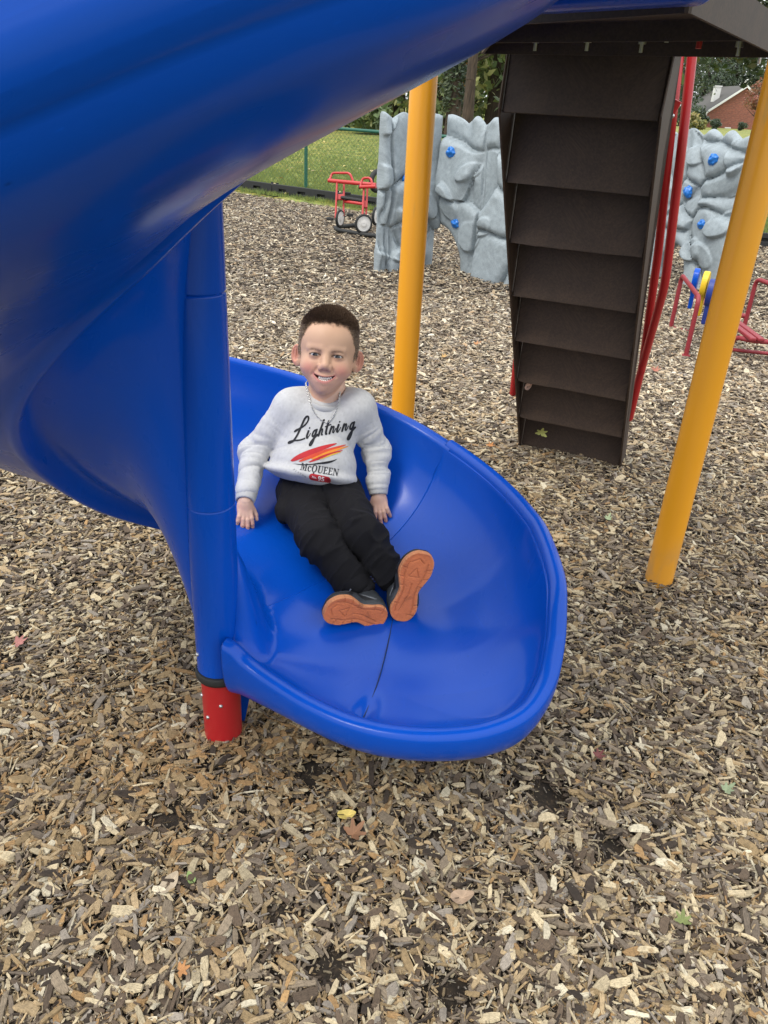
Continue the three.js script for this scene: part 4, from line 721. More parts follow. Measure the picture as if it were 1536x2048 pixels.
    for (let i = 0; i < I.length; i += 3) {
      get(p, I[i]); get(q, I[i + 1]); get(r, I[i + 2]); const cx = (p.x + q.x + r.x) / 3, cy = (p.y + q.y + r.y) / 3, cz = (p.z + q.z + r.z) / 3, a = Math.abs(cx);
      if (cy < -0.045 || cz > 0.07 || (a > 0.068 && cy < 0.024)) continue;
      const [f, s] = hairline(cx, cy, cz), back = cz < -0.045 && cy > -0.03 ? 1 : 0, k = Math.max(f, s * 0.5, back * 0.8); if (k < 0.03) continue;
      e1.subVectors(q, p); e2.subVectors(r, p); n.crossVectors(e1, e2); const area = n.length() / 2; n.normalize();
      const topness = sstep(0.045, 0.085, cy) * f; let cnt = area * 2.0e6 * k; cnt = Math.floor(cnt) + (R() < cnt % 1 ? 1 : 0);
      for (let j = 0; j < cnt; j++) {
        let u = R(), v = R(); if (u + v > 1) { u = 1 - u; v = 1 - v; }
        const o = p.clone().addScaledVector(e1, u).addScaledVector(e2, v), len = lerp(0.0036, 0.0125, topness) * (0.7 + 0.6 * R()) * lerp(0.7, 1, k), dir = n.clone().multiplyScalar(lerp(0.5, 0.85, topness)).add(V(0.1 * cx + (R() - 0.5) * 0.7 + 0.12 * topness, -0.25 + 0.3 * topness + (R() - 0.5) * 0.4, lerp(-0.1, 0.55, topness) + (R() - 0.5) * 0.5)).normalize();
        const sd = dir.clone().cross(V(R() - 0.5, R() - 0.5, R() - 0.5)).setLength(0.00036), t = o.clone().addScaledVector(dir, len), m2 = o.clone().addScaledVector(dir, len * 0.55).addScaledVector(n, len * 0.08);
        const w = 0.5 + 1.0 * R() * R(), c = topness > 0.4 ? [0.19 * w, 0.122 * w, 0.078 * w] : [lerp(0.36, 0.19, topness) * w, lerp(0.26, 0.122, topness) * w, lerp(0.18, 0.078, topness) * w];
        const A = o.clone().sub(sd), B = o.clone().add(sd), C = m2.clone().add(sd.multiplyScalar(0.8)), D = m2.clone().sub(sd);
        for (const x of [A, B, C, A, C, D, D, C, t]) { pos.push(x.x, x.y, x.z); col.push(...c); }
      }
    }
    const g = new THREE.BufferGeometry(); g.setAttribute('position', new THREE.Float32BufferAttribute(pos, 3)); g.setAttribute('color', new THREE.Float32BufferAttribute(col, 3)); g.computeVertexNormals(); g.applyMatrix4(hM);
    mesh('hair', g, mat(1, 1, 1, 0.55, { vertexColors: true, side: THREE.DoubleSide }), boy);
  }
  // ---------------- necklace of small links lying on the sweatshirt
  {
    const pts = []; for (const [x, y] of [[612, 770], [617, 792], [624, 815], [634, 832], [646, 843], [654, 846], [661, 842], [669, 828], [675, 812], [680, 786]]) { let d = 1.75; for (; d < 2.05; d += 0.0015) { const p = at(x, y, d); if (shirtF(p.x, p.y, p.z) < 0.0022 || coreF(p.x, p.y, p.z) < 0.0022) break; } pts.push(at(x, y, Math.min(d, 1.93))); } pts.unshift(at(613, 764, 1.955)); pts.unshift(at(622, 758, 1.98)); pts.push(at(684, 772, 1.945)); pts.push(at(678, 762, 1.97));
    const cv = new THREE.CatmullRomCurve3(pts), n = 88, gs = []; const link = new THREE.TorusGeometry(0.0019, 0.0008, 5, 8);
    for (let i = 0; i < n; i++) { const g = link.clone(), p = cv.getPointAt(i / (n - 1)), t = cv.getTangentAt(i / (n - 1)); g.rotateY(i % 2 ? 0.5 : Math.PI / 2 - 0.5); g.applyQuaternion(new THREE.Quaternion().setFromUnitVectors(V(0, 1, 0), t)); g.translate(p.x, p.y, p.z); gs.push(g); }
    mesh('necklace', mergeGeometries(gs), mat(0.6, 0.6, 0.58, 0.25, { metalness: 1 }), boy);
  }
}
// ------------------------------------------------------------ things behind: edging, fence, climbing walls, toys
const blackM = mat(0.016, 0.017, 0.018, 0.6);
{
  // black plastic edging timbers along the chip bed
  const dir = bedB.clone().sub(bedA).normalize(), Lp = 1.22, Hh = 0.15, start = atH(547, 390);
  const make = () => {
    const g = thing('edging_timber', 'black plastic edging timber', 'edging timber', V(0, 0, 0), 'black edging timbers between wood chips and lawn');
    const sh = new THREE.Shape(); sh.moveTo(0.015, -0.06); sh.lineTo(Lp - 0.015, -0.06); sh.lineTo(Lp - 0.005, Hh - 0.012); sh.lineTo(Lp - 0.018, Hh); sh.lineTo(0.018, Hh); sh.lineTo(0.005, Hh - 0.012);
    for (let i = 0; i < 3; i++) { const x = 0.2 + i * 0.36, h = new THREE.Path(); h.moveTo(x - 0.075, 0.055); h.lineTo(x + 0.075, 0.055); h.lineTo(x + 0.075, 0.1); h.lineTo(x - 0.075, 0.1); h.closePath(); sh.holes.push(h); }
    const f = new THREE.ExtrudeGeometry(sh, { depth: 0.03, bevelEnabled: true, bevelSize: 0.004, bevelThickness: 0.004, bevelSegments: 1 }); mesh('front_panel', f, blackM, g);
    const b = new RoundedBoxGeometry(Lp - 0.03, Hh + 0.05, 0.05, 2, 0.008); b.translate(Lp / 2, Hh / 2 - 0.03, -0.035); mesh('back_panel', b, blackM, g);
    for (const x of [0.05, Lp - 0.05]) { const c = new THREE.CylinderGeometry(0.02, 0.02, 0.02, 12); c.translate(x, Hh + 0.008, -0.03); mesh('stake_head', c, blackM, g); }
    return g;
  };
  const names = ['leftmost, far behind the slide', 'one left of the tricycle', 'behind the tricycle', 'beside the grey climbing wall', 'hidden edge behind the climbing wall'];
  let first = null;
  const place = (p, d, label) => { const g = first ? first.clone() : make(); if (first) { g.name = numbered('edging_timber'); scene.add(g); } else first = g; g.position.copy(p); g.rotation.y = -Math.atan2(d.z, d.x); g.userData = { ...g.userData, label }; };
  const lab = ['black plastic edging timber at the lawn, left end under the slide edge', 'black plastic edging timber left of the red tricycle', 'black plastic edging timber just behind the red tricycle', 'black plastic edging timber by the grey climbing wall'];
  for (let k = -1; k <= 1; k++) place(start.clone().addScaledVector(dir, k * Lp), dir, lab[k + 1]);
  const d2 = bedC.clone().sub(bedB).normalize(); const s2 = bedC.clone().addScaledVector(d2, -0.55);
  place(s2, d2, 'black plastic edging timber at the right, behind the yellow post');
  place(s2.clone().addScaledVector(d2, Lp), d2, 'black plastic edging timber at the right picture edge');
  // low green chain-link fence beyond it
  const off = V(dir.z, 0, -dir.x).multiplyScalar(0.5), fp = bedLine.map((p) => p.clone().add(off)), Hf = 0.93, greenM = mat(0.012, 0.10, 0.065, 0.5), wireM = mat(0.03, 0.09, 0.06, 0.5);
  const fence = thing('chain_link_fence', 'low dark green chain-link fence with round top rail along the lawn', 'fence');
  for (let i = 0; i < fp.length - 1; i++) {
    const a = fp[i], b = fp[i + 1], L = a.distanceTo(b), d = b.clone().sub(a).normalize(), gs = [];
    mesh('top_rail', between(a.clone().setY(Hf), b.clone().setY(Hf), 0.021, 0.021, 10), greenM, fence);
    for (let x = -Hf; x < L; x += 0.065) for (const s of [1, -1]) {
      const t0 = Math.max(x, 0), t1 = Math.min(x + Hf, L); if (t1 - t0 < 0.05) continue;
      const y0 = s > 0 ? t0 - x : Hf - (t0 - x), y1 = s > 0 ? t1 - x : Hf - (t1 - x);
      gs.push(between(a.clone().addScaledVector(d, t0).setY(y0 + 0.01), a.clone().addScaledVector(d, t1).setY(y1 + 0.01), 0.0013, 0.0013, 4));
    }
    tag(mesh('wire_mesh', mergeGeometries(gs), wireM, fence), null, null, null, 'stuff');
  }
  const pA = atH(572, 386).add(off.clone().multiplyScalar(0.9));
  for (const p of [pA, pA.clone().addScaledVector(dir, 2.6), pA.clone().addScaledVector(dir, -2.6), fp[3].clone(), fp[3].clone().addScaledVector(d2, 2.2)]) mesh('post', between(p.clone().setY(-0.1), p.clone().setY(Hf + 0.03), 0.026, 0.026, 12), greenM, fence);
}
// grey moulded climbing walls
const rockT = tex(512, (u, v) => { const a = wrapN(u, v, 260), b = wrapN(u, v, 22, 4), c = wrapN(u, v, 120, 8); const k = 0.86 + 0.16 * a + 0.12 * (b - 0.5) + 0.08 * c; return [0.575 * k, 0.615 * k, 0.635 * k]; }, true, 2);
const rockM = mat(1, 1, 1, 0.62, { map: rockT, bumpMap: rockT, bumpScale: 0.002 });
const holdM = mat(0.012, 0.16, 0.55, 0.4, { clearcoat: 0.2 });
function rockPanel(parent, a, b, h, seed, arch, split) {
  const ex = b.clone().sub(a).setY(0), L = ex.length(); ex.normalize(); const ez = ex.clone().cross(V(0, 1, 0)), T = 0.10;
  const R = rngOf(seed * 7 + 1), cells = []; for (let i = 0; i < 8 + 5 * L; i++) cells.push([R() * L, R() * h, R() * 0.05 - 0.01, (R() - 0.5) * 0.3, (R() - 0.5) * 0.3]);
  const bumps = []; for (let i = 0; i < 9; i++) bumps.push([R() * L, R() * h, 0.06 + 0.08 * R(), 0.07 + 0.11 * R(), R() * 3.1, 0.03 + 0.035 * R()]);
  const teeth = (x) => { const t = x / 0.27 + seed * 0.37 + 0.8 * noise3(x * 4, seed, 1), f = t - Math.floor(t); return 0.055 * Math.pow(Math.abs(2 * f - 1), 1.3) * (0.5 + noise3(Math.floor(t), seed, 4)); };
  const relief = (x0, y0) => {
    const x = x0 + 0.06 * (noise3(x0 * 5, y0 * 5, seed) - 0.5), y = y0 + 0.06 * (noise3(x0 * 5 + 9, y0 * 5, seed) - 0.5);
    let d1 = 9, d2 = 9, c = cells[0]; for (const k of cells) { const d = Math.hypot((x - k[0]) * 1.1, y - k[1]); if (d < d1) { d2 = d1; d1 = d; c = k; } else if (d < d2) d2 = d; }
    let r = c[2] + clamp((x - c[0]) * c[3] + (y - c[1]) * c[4], -0.05, 0.05) - 0.03 * Math.exp(-(((d2 - d1) / 0.016) ** 2)) - 0.03 * Math.exp(-(((d2 - d1) / 0.06) ** 2));
    for (const q of bumps) { const s = Math.sin(q[4]), k = Math.cos(q[4]), u = ((x - q[0]) * k + (y - q[1]) * s) / q[2], v = (-(x - q[0]) * s + (y - q[1]) * k) / q[3], m = u * u + v * v; if (m < 1.6) r += q[5] * sstep(1.15, 0.75, m) * (0.6 + 0.4 * v); }
    r += 0.018 * (fbm(x * 7, y * 7, seed, 3) - 0.45);
    if (split) r -= 0.06 * Math.exp(-(((x0 - split + 0.012 * Math.sin(y0 * 7)) / 0.012) ** 2));
    // fluted top
    const up = sstep(h - 0.26, h - 0.04, y0); r += -0.6 * up * teeth(x0);
    return r;
  };
  const f = (x, y, z) => {
    const top = h - teeth(x) * 0.9; let d = Math.max(Math.abs(x - L / 2) - L / 2 + 0.02, y - top + 0.02, -y - 0.2);
    if (arch) { const o = Math.hypot((x - arch[0]) / arch[1], y / arch[2]) - 1; d = smax(d, -o * Math.min(arch[1], arch[2]) - 0.018 * (noise3(x * 9, y * 9, seed + 5) - 0.5), 0.03); }
    const r = relief(x, y), dz = Math.abs(z) - T / 2 - (z > 0 ? r : 0.2 * r);
    return smax(d, dz * 0.8, 0.05) ;
  };
  const g = skin(f, V(-0.02, -0.12, -0.12), V(L + 0.02, h + 0.03, 0.17), 0.013, null, 1.8), P = g.attributes.position, uv = [];
  for (let i = 0; i < P.count; i++) uv.push(P.getX(i), P.getY(i)); g.setAttribute('uv', new THREE.Float32BufferAttribute(uv, 2));
  g.applyMatrix4(new THREE.Matrix4().makeBasis(ex, V(0, 1, 0), ez).setPosition(a));
  const m = mesh('panel', g, rockM, parent);
  return { m, spot: (px, py) => { for (let d = 4; d < 9; d += 0.01) { const p = at(px, py, d), q = p.clone().sub(a), x = q.dot(ex), z = q.dot(ez); if (z > 0 === false && x > -0.2) return { p: p.addScaledVector(ez, T / 2 + relief(clamp(x, 0, L), clamp(q.y, 0, h)) + 0.0), ez, ex }; } return null; } };
}
{
  const h = 1.25;
  const w1 = thing('climbing_wall', 'grey moulded rock climbing wall with blue holds, left of the brown steps', 'climbing wall');
  const A0 = atH(746, 544), A1 = atH(868, 532), B1 = atH(1175, 610);
  const hold = (() => { const R = rngOf(3); const g = skin((x, y, z) => { let d = ell(x, y, z, 0, 0, 0, 0.052, 0.042, 0.04) - 0.008 * (noise3(x * 45, y * 45, z * 45) - 0.5) * 2; d = smax(d, -ell(x, y, z, 0.006, 0.014, 0.036, 0.016, 0.010, 0.014), 0.008); d = smax(d, -ell(x, y, z, -0.028, 0.026, 0.02, 0.012, 0.016, 0.02), 0.008); return smax(d, -z - 0.012, 0.005); }, V(-0.07, -0.06, -0.03), V(0.07, 0.06, 0.06), 0.005, null, 1.8); void R; return g; })();
  const put = (panel, px, py, rot, sc) => { const s = panel.spot(px, py); if (!s) return; const q = mesh('climbing_hold', hold, holdM, panel.m.parent); q.position.copy(s.p); q.quaternion.setFromRotationMatrix(new THREE.Matrix4().makeBasis(s.ex, V(0, 1, 0), s.ez)).multiply(new THREE.Quaternion().setFromAxisAngle(V(0, 0, 1), rot)); q.scale.setScalar(sc); };
  const pA = rockPanel(w1, A0, A1, h, 3, null, 0.12), pB = rockPanel(w1, A1.clone().add(V(0.0, 0, 0.02)), B1, h, 8, [0.02, 0.30, 0.36], 0.50);
  put(pB, 914, 304, 0.3, 1.0); put(pB, 918, 445, -0.2, 0.95); put(pA, 806, 357, 1.2, 0.9);
  const w2 = thing('climbing_wall', 'grey moulded rock climbing wall with three blue holds behind the right yellow post', 'climbing wall');
  const C0 = atH(1290, 545), C1 = atH(1448, 590), pC = rockPanel(w2, C0, C1, h, 15, [0.38, 0.16, 0.30], null);
  put(pC, 1440, 319, 0.8, 1.0); put(pC, 1384, 384, 1.9, 1.0); put(pC, 1417, 448, 0.2, 0.95);
}
// red tricycle at the lawn's edge
{
  const trikeM = mat(0.46, 0.022, 0.018, 0.4, { clearcoat: 0.3 });
  const t = thing('tricycle', 'red metal ride-on tricycle frame with white disc wheels beside the lawn', 'tricycle');
  const D = 8.55, q = (x, y, d = 0) => at(x, y, D + d), r = 0.0135;
  mesh('top_bar', between(q(657, 361, 0.1), q(752, 370, -0.15), 0.021, 0.021, 14), trikeM, t);
  mesh('handle', pipe([q(660, 359, 0.1), q(664, 346, 0.1), q(700, 346, 0), q(706, 362, 0)], r * 0.95, 0.09), trikeM, t);
  mesh('handle', pipe([q(721, 372, -0.2), q(725, 356, -0.2), q(742, 356, -0.25), q(745, 372, -0.25)], r * 0.95, 0.09), trikeM, t);
  mesh('cross_bar', between(q(719, 374, -0.2), q(752, 373, -0.3), 0.018, 0.018, 12), trikeM, t);
  mesh('grip', between(q(717, 374, -0.2), q(721, 374, -0.2), 0.02, 0.02, 12), rubberM, t);
  for (const [a, b, d] of [[[674, 366], [671, 436], 0.05], [[688, 367], [687, 432], 0.12], [[728, 374], [724, 450], -0.2], [[735, 375], [732, 432], -0.1]]) mesh('fork_tube', between(q(...a, d), q(...b, d), r * 0.85, r * 0.8, 10), trikeM, t);
  const plate = (x0, y0, x1, y1, d) => mesh('plate', board([q(x0, y0, d), q(x1, y0, d), q(x1, y1, d), q(x0, y1, d)], 0.03, 0.004), trikeM, t);
  plate(672, 389, 689, 400, 0.08); plate(724, 402, 735, 416, -0.15);
  mesh('seat_bar', between(q(689, 403, 0.08), q(726, 408, -0.1), 0.016, 0.016, 10), trikeM, t);
  const seat = new THREE.CapsuleGeometry(0.022, 0.2, 6, 14); seat.scale(0.8, 1, 1.6); seat.rotateZ(Math.PI / 2 - 0.1); const sp = q(703, 398, 0.05); seat.translate(sp.x, sp.y, sp.z); mesh('seat', seat, rubberM, t);
  const wheel = (c, R, yaw) => { const g = new THREE.Group(); const tt = mesh('tyre', new THREE.TorusGeometry(R * 0.86, R * 0.15, 12, 36), rubberM, t), dk = new THREE.LatheGeometry([[0, 0.014], [R * 0.25, 0.018], [R * 0.3, 0.010], [R * 0.7, 0.008], [R * 0.78, 0.016], [R * 0.78, -0.016], [R * 0.7, -0.008], [R * 0.3, -0.010], [0, -0.014]].map(([x, y]) => new THREE.Vector2(x, y)), 36); dk.rotateX(Math.PI / 2); void g; const m = mesh('disc', dk, mat(0.72, 0.7, 0.66, 0.5), tt); void m; tt.position.copy(c); tt.rotation.y = yaw; tt.name = 'wheel'; };
  wheel(q(727, 448, -0.2), 0.10, 0.45); wheel(q(680, 437, 0.08), 0.092, 1.15);
  wheel(q(752, 432, 0.35), 0.10, 1.2);
  const hang = new THREE.TorusGeometry(0.1, 0.03, 10, 24); hang.rotateY(0.9); const hp = q(754, 362, 0.5); hang.translate(hp.x, hp.y, hp.z); mesh('steering_ring', hang, rubberM, t);
  for (const [x, y, d] of [[660, 438, 0.0], [700, 430, 0.15], [695, 387, 0.2]]) { const b = new RoundedBoxGeometry(0.075, 0.03, 0.045, 2, 0.008); const p = q(x, y, d); b.translate(p.x, p.y, p.z); mesh('pedal', b, rubberM, t); }
  const gp = (x, y) => atH(x, y, 0.03); mesh('ground_bar', tube([gp(724, 449), gp(694, 452), gp(672, 455), gp(678, 460), gp(705, 465), gp(735, 470), gp(760, 472)], 0.022, 40, 8), rubberM, t);
}
// dark red rocker with blue and yellow plates, behind the right-hand post
{
  const rkM = mat(0.24, 0.02, 0.028, 0.5), t = thing('rocker', 'dark red tube rocker with blue and yellow plastic plates behind the right yellow post', 'playground rocker');
  const G1 = atH(1341, 657, 0), G2 = atH(1371, 714, 0), r = 0.0145, hgt = 0.36, G3 = atH(1488, 655, 0.03), G4 = atH(1560, 700, 0);
  mesh('hoop', pipe([G1, G1.clone().setY(hgt), G2.clone().setY(hgt), G2], r, 0.05), rkM, t); mesh('hoop', pipe([G3, G3.clone().setY(hgt), G4.clone().setY(hgt), G4], r, 0.05), rkM, t);
  mesh('foot_bar', between(G1.clone().setY(0.01), atH(1385, 664, 0.01), 0.009, 0.009, 8), rkM, t);
  for (const g of [G1, G2]) mesh('foot', (() => { const c = new THREE.CylinderGeometry(0.024, 0.026, 0.008, 16); c.translate(g.x, 0.012, g.z); return c; })(), rkM, t);
  for (const o of [-0.024, 0.024]) { const a = atH(1395, 590, 0.17), b = atH(1515, 680, 0.17); a.x += o; b.x += o; const L = a.distanceTo(b), g = new RoundedBoxGeometry(0.04, 0.022, L, 2, 0.008); g.rotateY(Math.atan2(b.x - a.x, b.z - a.z)); g.translate((a.x + b.x) / 2, a.y, (a.z + b.z) / 2); mesh('beam', g, rkM, t); }
  const p = (x, y, h) => atH(x, y, h); const f0 = p(1456, 718, 0.0);
  mesh('front_arch', pipe([f0, f0.clone().setY(0.14), p(1500, 681, 0.15), p(1580, 688, 0.15)], r, 0.1), rkM, t); mesh('front_bar', between(f0.clone().setY(0.06), p(1580, 712, 0.05), 0.011, 0.011, 10), rkM, t);
  mesh('rear_bar', between(p(1465, 629, 0.16), p(1490, 632, 0.16), 0.016, 0.016, 10), rkM, t);
  const plate = (name, c, m, s, yaw, lean, lab) => { const sh = new THREE.Shape(); sh.absellipse(0, 0.05, 0.062, 0.085, 0, 6.283); const hole = new THREE.Path(); hole.absellipse(0, 0.085, 0.034, 0.022, 0, 6.283, true); sh.holes.push(hole); const g = new THREE.ExtrudeGeometry(sh, { depth: 0.028, bevelEnabled: true, bevelSize: 0.006, bevelThickness: 0.006, bevelSegments: 2, curveSegments: 20 }); const leg = new RoundedBoxGeometry(0.055, 0.16, 0.03, 2, 0.01); leg.translate(0, -0.08, 0.015); const q = mergeGeometries([g.index ? g.toNonIndexed() : g, leg.index ? leg.toNonIndexed() : leg]); q.scale(s, s, s); q.rotateZ(lean); q.rotateY(yaw); q.translate(c.x, c.y, c.z); mesh(name, q, m, t, lab); };
  plate('grip_plate', at(1384, 574, 5.05), blueM, 0.85, 1.15, 0.12, 'blue plastic plate'); plate('grip_plate', at(1402, 584, 4.85), mat(0.75, 0.5, 0.02, 0.45), 0.9, 1.1, 0.08, 'yellow plastic plate'); plate('grip_plate', at(1413, 600, 4.8), mat(0.01, 0.03, 0.2, 0.45), 0.9, 1.1, 0.0, 'dark blue plastic plate');
}
// ------------------------------------------------------------ trees, bushes, house
const leafM = mat(1, 1, 1, 0.8, { vertexColors: true, side: THREE.DoubleSide, transmission: 0.45, thickness: 0 });
const barkT = tex(256, (u, v) => { const a = wrapN(u, v * 0.25, 60), b = wrapN(u, v, 20, 3); const k = 0.5 + 0.55 * a + 0.2 * b; return [0.30 * k, 0.25 * k, 0.21 * k]; }, true, 1);
const barkM = mat(1, 1, 1, 0.95, { map: barkT, bumpMap: barkT, bumpScale: 0.02 });
function crown(seed, n, size, rx, ry, rz, pal, clumps = 26, droop = 0) {
  const R = rngOf(seed), cl = [], pos = [], col = [];
  for (let i = 0; i < clumps; i++) { let a, b, c; do { a = R() * 2 - 1; b = R() * 2 - 1; c = R() * 2 - 1; } while (a * a + b * b + c * c > 1 || a * a + b * b + c * c < 0.15); cl.push([a * rx * 0.8, b * ry * 0.85, c * rz * 0.8, 0.2 + 0.2 * R(), Math.floor(R() * pal.length)]); }
  const g3 = () => (R() + R() + R() - 1.5) * 1.3;
  for (let i = 0; i < n; i++) {
    const c = cl[Math.floor(R() * clumps)], p = V(c[0] + g3() * rx * c[3], c[1] + g3() * ry * c[3] * 0.8, c[2] + g3() * rz * c[3]);
    const u = V(R() - 0.5, (R() - 0.5) * 0.6 - droop, R() - 0.5).setLength(size * (0.6 + 0.8 * R())), v = V(R() - 0.5, R() - 0.5, R() - 0.5).cross(u).setLength(size * (0.3 + 0.3 * R()));
    const k = pal[R() < 0.65 ? c[4] : Math.floor(R() * pal.length)], w = 0.7 + 0.6 * R();
    const A = p.clone().sub(u), B = p.clone().add(v), C = p.clone().add(u), D = p.clone().sub(v), m = p.clone().add(V(0, size * 0.12, 0));
    for (const q of [A, B, m, B, C, m, C, D, m, D, A, m]) { pos.push(q.x, q.y, q.z); col.push(k[0] * w, k[1] * w, k[2] * w); }
  }
  const g = new THREE.BufferGeometry(); g.setAttribute('position', new THREE.Float32BufferAttribute(pos, 3)); g.setAttribute('color', new THREE.Float32BufferAttribute(col, 3)); g.computeVertexNormals(); return g;
}
function trunkGeo(seed, r, h, limbs = 7, spread = 0.5) {
  const R = rngOf(seed), gs = []; const p = [V(0, -0.3, 0)]; for (let i = 1; i <= 6; i++) p.push(V((R() - 0.5) * 0.12 * h * 0.15, h * i / 6, (R() - 0.5) * 0.12 * h * 0.15));
  for (let i = 0; i < 6; i++) gs.push(between(p[i], p[i + 1], r * (1 - i * 0.12) * (i ? 1 : 1.25), r * (1 - (i + 1) * 0.12), 12));
  for (let k = 0; k < limbs; k++) { const b = p[3 + Math.floor(R() * 3)], a = R() * 6.28, e = b.clone().add(V(Math.cos(a) * h * spread * (0.5 + R() * 0.5), h * (0.15 + 0.25 * R()), Math.sin(a) * h * spread * (0.5 + R() * 0.5))), m = b.clone().lerp(e, 0.5).add(V(0, -h * 0.03, 0)); gs.push(between(b, m, r * 0.4, r * 0.25, 8), between(m, e, r * 0.25, r * 0.08, 8)); }
  return mergeGeometries(gs);
}
{
  const G = { mid: [[0.19, 0.25, 0.08], [0.25, 0.31, 0.10], [0.14, 0.21, 0.07], [0.34, 0.35, 0.12], [0.11, 0.16, 0.06]], dark: [[0.05, 0.085, 0.04], [0.07, 0.11, 0.05], [0.038, 0.065, 0.034], [0.10, 0.13, 0.055]], yel: [[0.30, 0.29, 0.09], [0.23, 0.25, 0.08], [0.36, 0.30, 0.09], [0.17, 0.2, 0.065]], org: [[0.42, 0.19, 0.035], [0.34, 0.22, 0.05], [0.2, 0.16, 0.04]], red: [[0.34, 0.10, 0.06], [0.26, 0.15, 0.07]] };
  const base = {}; const kinds = { mid: [6500, 0.16, 3.6, 4.6, 3.2], dark: [7000, 0.15, 2.6, 5.6, 2.6], yel: [5000, 0.15, 2.8, 3.8, 2.6], org: [2600, 0.12, 0.9, 2.4, 0.9], red: [2500, 0.12, 1.6, 1.8, 1.6] };
  for (const k in kinds) { const [n, s, a, b, c] = kinds[k]; base[k] = crown(40 + n, n, s, a, b, c, G[k], k === 'dark' ? 34 : 28, k === 'dark' ? 0.3 : 0); }
  const bark = trunkGeo(5, 0.26, 8);
  const tree = (name, px, dist, kind, top, sc, label, group, low = 0.35) => {   // px: where the trunk stands across the picture, dist in metres
    const d = dirOf(px, 250), k = dist / -d.z, p = V(d.x * k, 0, -dist); p.y = hillY(p.x, p.z) - 0.1;
    const t = thing(name, label, 'tree', p, group); const tr = mesh('trunk', bark, barkM, t); tr.scale.set(sc, top / 11, sc); const c = mesh('crown', base[kind], leafM, t); c.scale.set(sc, top / 11, sc); c.position.y = top * (0.5 + low * 0.2) - 0.4; c.rotation.y = px * 0.7; return t;
  };
  tree('leafy_tree', 880, 34, 'mid', 17, 1.2, 'green leafy tree at the back, left of the dark trunks', 'trees in the wood behind the lawn', -0.2);
  tree('leafy_tree', 985, 38, 'mid', 21, 1.4, 'green leafy tree at the back, between trunks and steps', 'trees in the wood behind the lawn', -0.2);
  tree('leafy_tree', 945, 48, 'yel', 21, 1.6, 'yellowish green tree farthest behind the two dark trunks', 'trees in the wood behind the lawn', -0.2);
  tree('leafy_tree', 1040, 46, 'yel', 22, 1.6, 'yellowish green tree just left of the brown steps', 'trees in the wood behind the lawn', -0.2);
  tree('leafy_tree', 790, 44, 'mid', 21, 1.6, 'green leafy tree far behind the left yellow post', 'trees in the wood behind the lawn', -0.2);
  tree('leafy_tree', 690, 46, 'dark', 19, 1.6, 'dark green tree whose low crown shows under the slide', 'trees in the wood behind the lawn', -0.4);
  tree('leafy_tree', 560, 44, 'mid', 19, 1.8, 'green leafy tree hidden mostly behind the slide', 'trees in the wood behind the lawn', -0.4);
  tree('leafy_tree', 400, 40, 'mid', 20, 1.9, 'tall green tree hidden behind the slide, leftmost in the wood', 'trees in the wood behind the lawn', -0.3);
  tree('leafy_tree', 1160, 40, 'mid', 20, 1.6, 'tall green tree hidden behind the brown steps', 'trees in the wood behind the lawn', -0.3);
  tree('small_tree', 918, 33, 'org', 5, 0.55, 'slim orange autumn tree between the two dark trunks', null, -0.1);
  for (const [px, dist, r, lab] of [[936, 27, 0.17, 'bare dark grey tree trunk, right one of the pair'], [906, 30, 0.24, 'thick ivy-dark tree trunk, left one of the pair']]) {
    const d = dirOf(px, 236), k = dist / -d.z, p = V(d.x * k, 0, -dist); p.y = hillY(p.x, p.z) - 0.1;
    const t = thing('tall_tree', lab, 'tree', p); const g = mesh('trunk', trunkGeo(px, r, 11, 6, 0.3), barkM, t); void g; const c = mesh('crown', base.mid, leafM, t); c.position.y = 12.5; c.scale.set(0.8, 0.6, 0.8);
    if (px < 920) mesh('ivy', crown(9, 2600, 0.09, 0.5, 2.6, 0.5, G.dark, 30, 0.1), leafM, t).position.y = 2.4;
  }
  // right-hand side: dark evergreens, maple overhead
  tree('evergreen_tree', 1395, 125, 'dark', 15, 1.6, 'dark evergreen tree left of the brick house', 'dark evergreens by the brick house', -0.6);
  tree('evergreen_tree', 1452, 128, 'dark', 18, 2.0, 'dark evergreen tree rising behind the house roof', 'dark evergreens by the brick house', -0.4);
  tree('evergreen_tree', 1330, 110, 'dark', 17, 1.7, 'dark evergreen tree behind the red handrails', 'dark evergreens by the brick house', -0.6);
  tree('leafy_tree', 1500, 150, 'yel', 13, 1.6, 'pale yellow autumn tree beyond the house gable', null, -0.6);
  { const p = at(1600, 300, 24); p.y = hillY(p.x, p.z); const t = thing('maple_tree', 'green maple branches hanging in at the upper right, over the house', 'tree', p); mesh('trunk', trunkGeo(31, 0.28, 6, 8, 0.45), barkM, t); const c = mesh('crown', crown(77, 7000, 0.13, 4.4, 1.7, 4.0, [[0.05, 0.085, 0.02], [0.085, 0.11, 0.022], [0.035, 0.06, 0.018], [0.12, 0.12, 0.03]], 40), leafM, t); c.position.set(-1.2, 4.05, 0); }
  { const p = at(1512, 250, 70); p.y = 0; const t = thing('small_tree', 'bare-twigged reddish small tree at the brick wall', 'tree', p); mesh('trunk', trunkGeo(12, 0.09, 3.0, 14, 0.5), barkM, t); const c = mesh('crown', base.red, leafM, t); c.scale.set(0.9, 0.7, 0.9); c.position.y = 3.2; }
  const shrub = (px, py, dist, s, pal, label) => { const d = dirOf(px, py), k = dist / -d.z, p = V(d.x * k, 0, -dist); p.y = hillY(p.x, p.z); const t = thing('shrub', label, 'shrub', p); mesh('foliage', crown(px, 1500, 0.12 * s, 0.55 * s, 0.5 * s, 0.55 * s, pal, 16), leafM, t).position.y = 0.5 * s; };
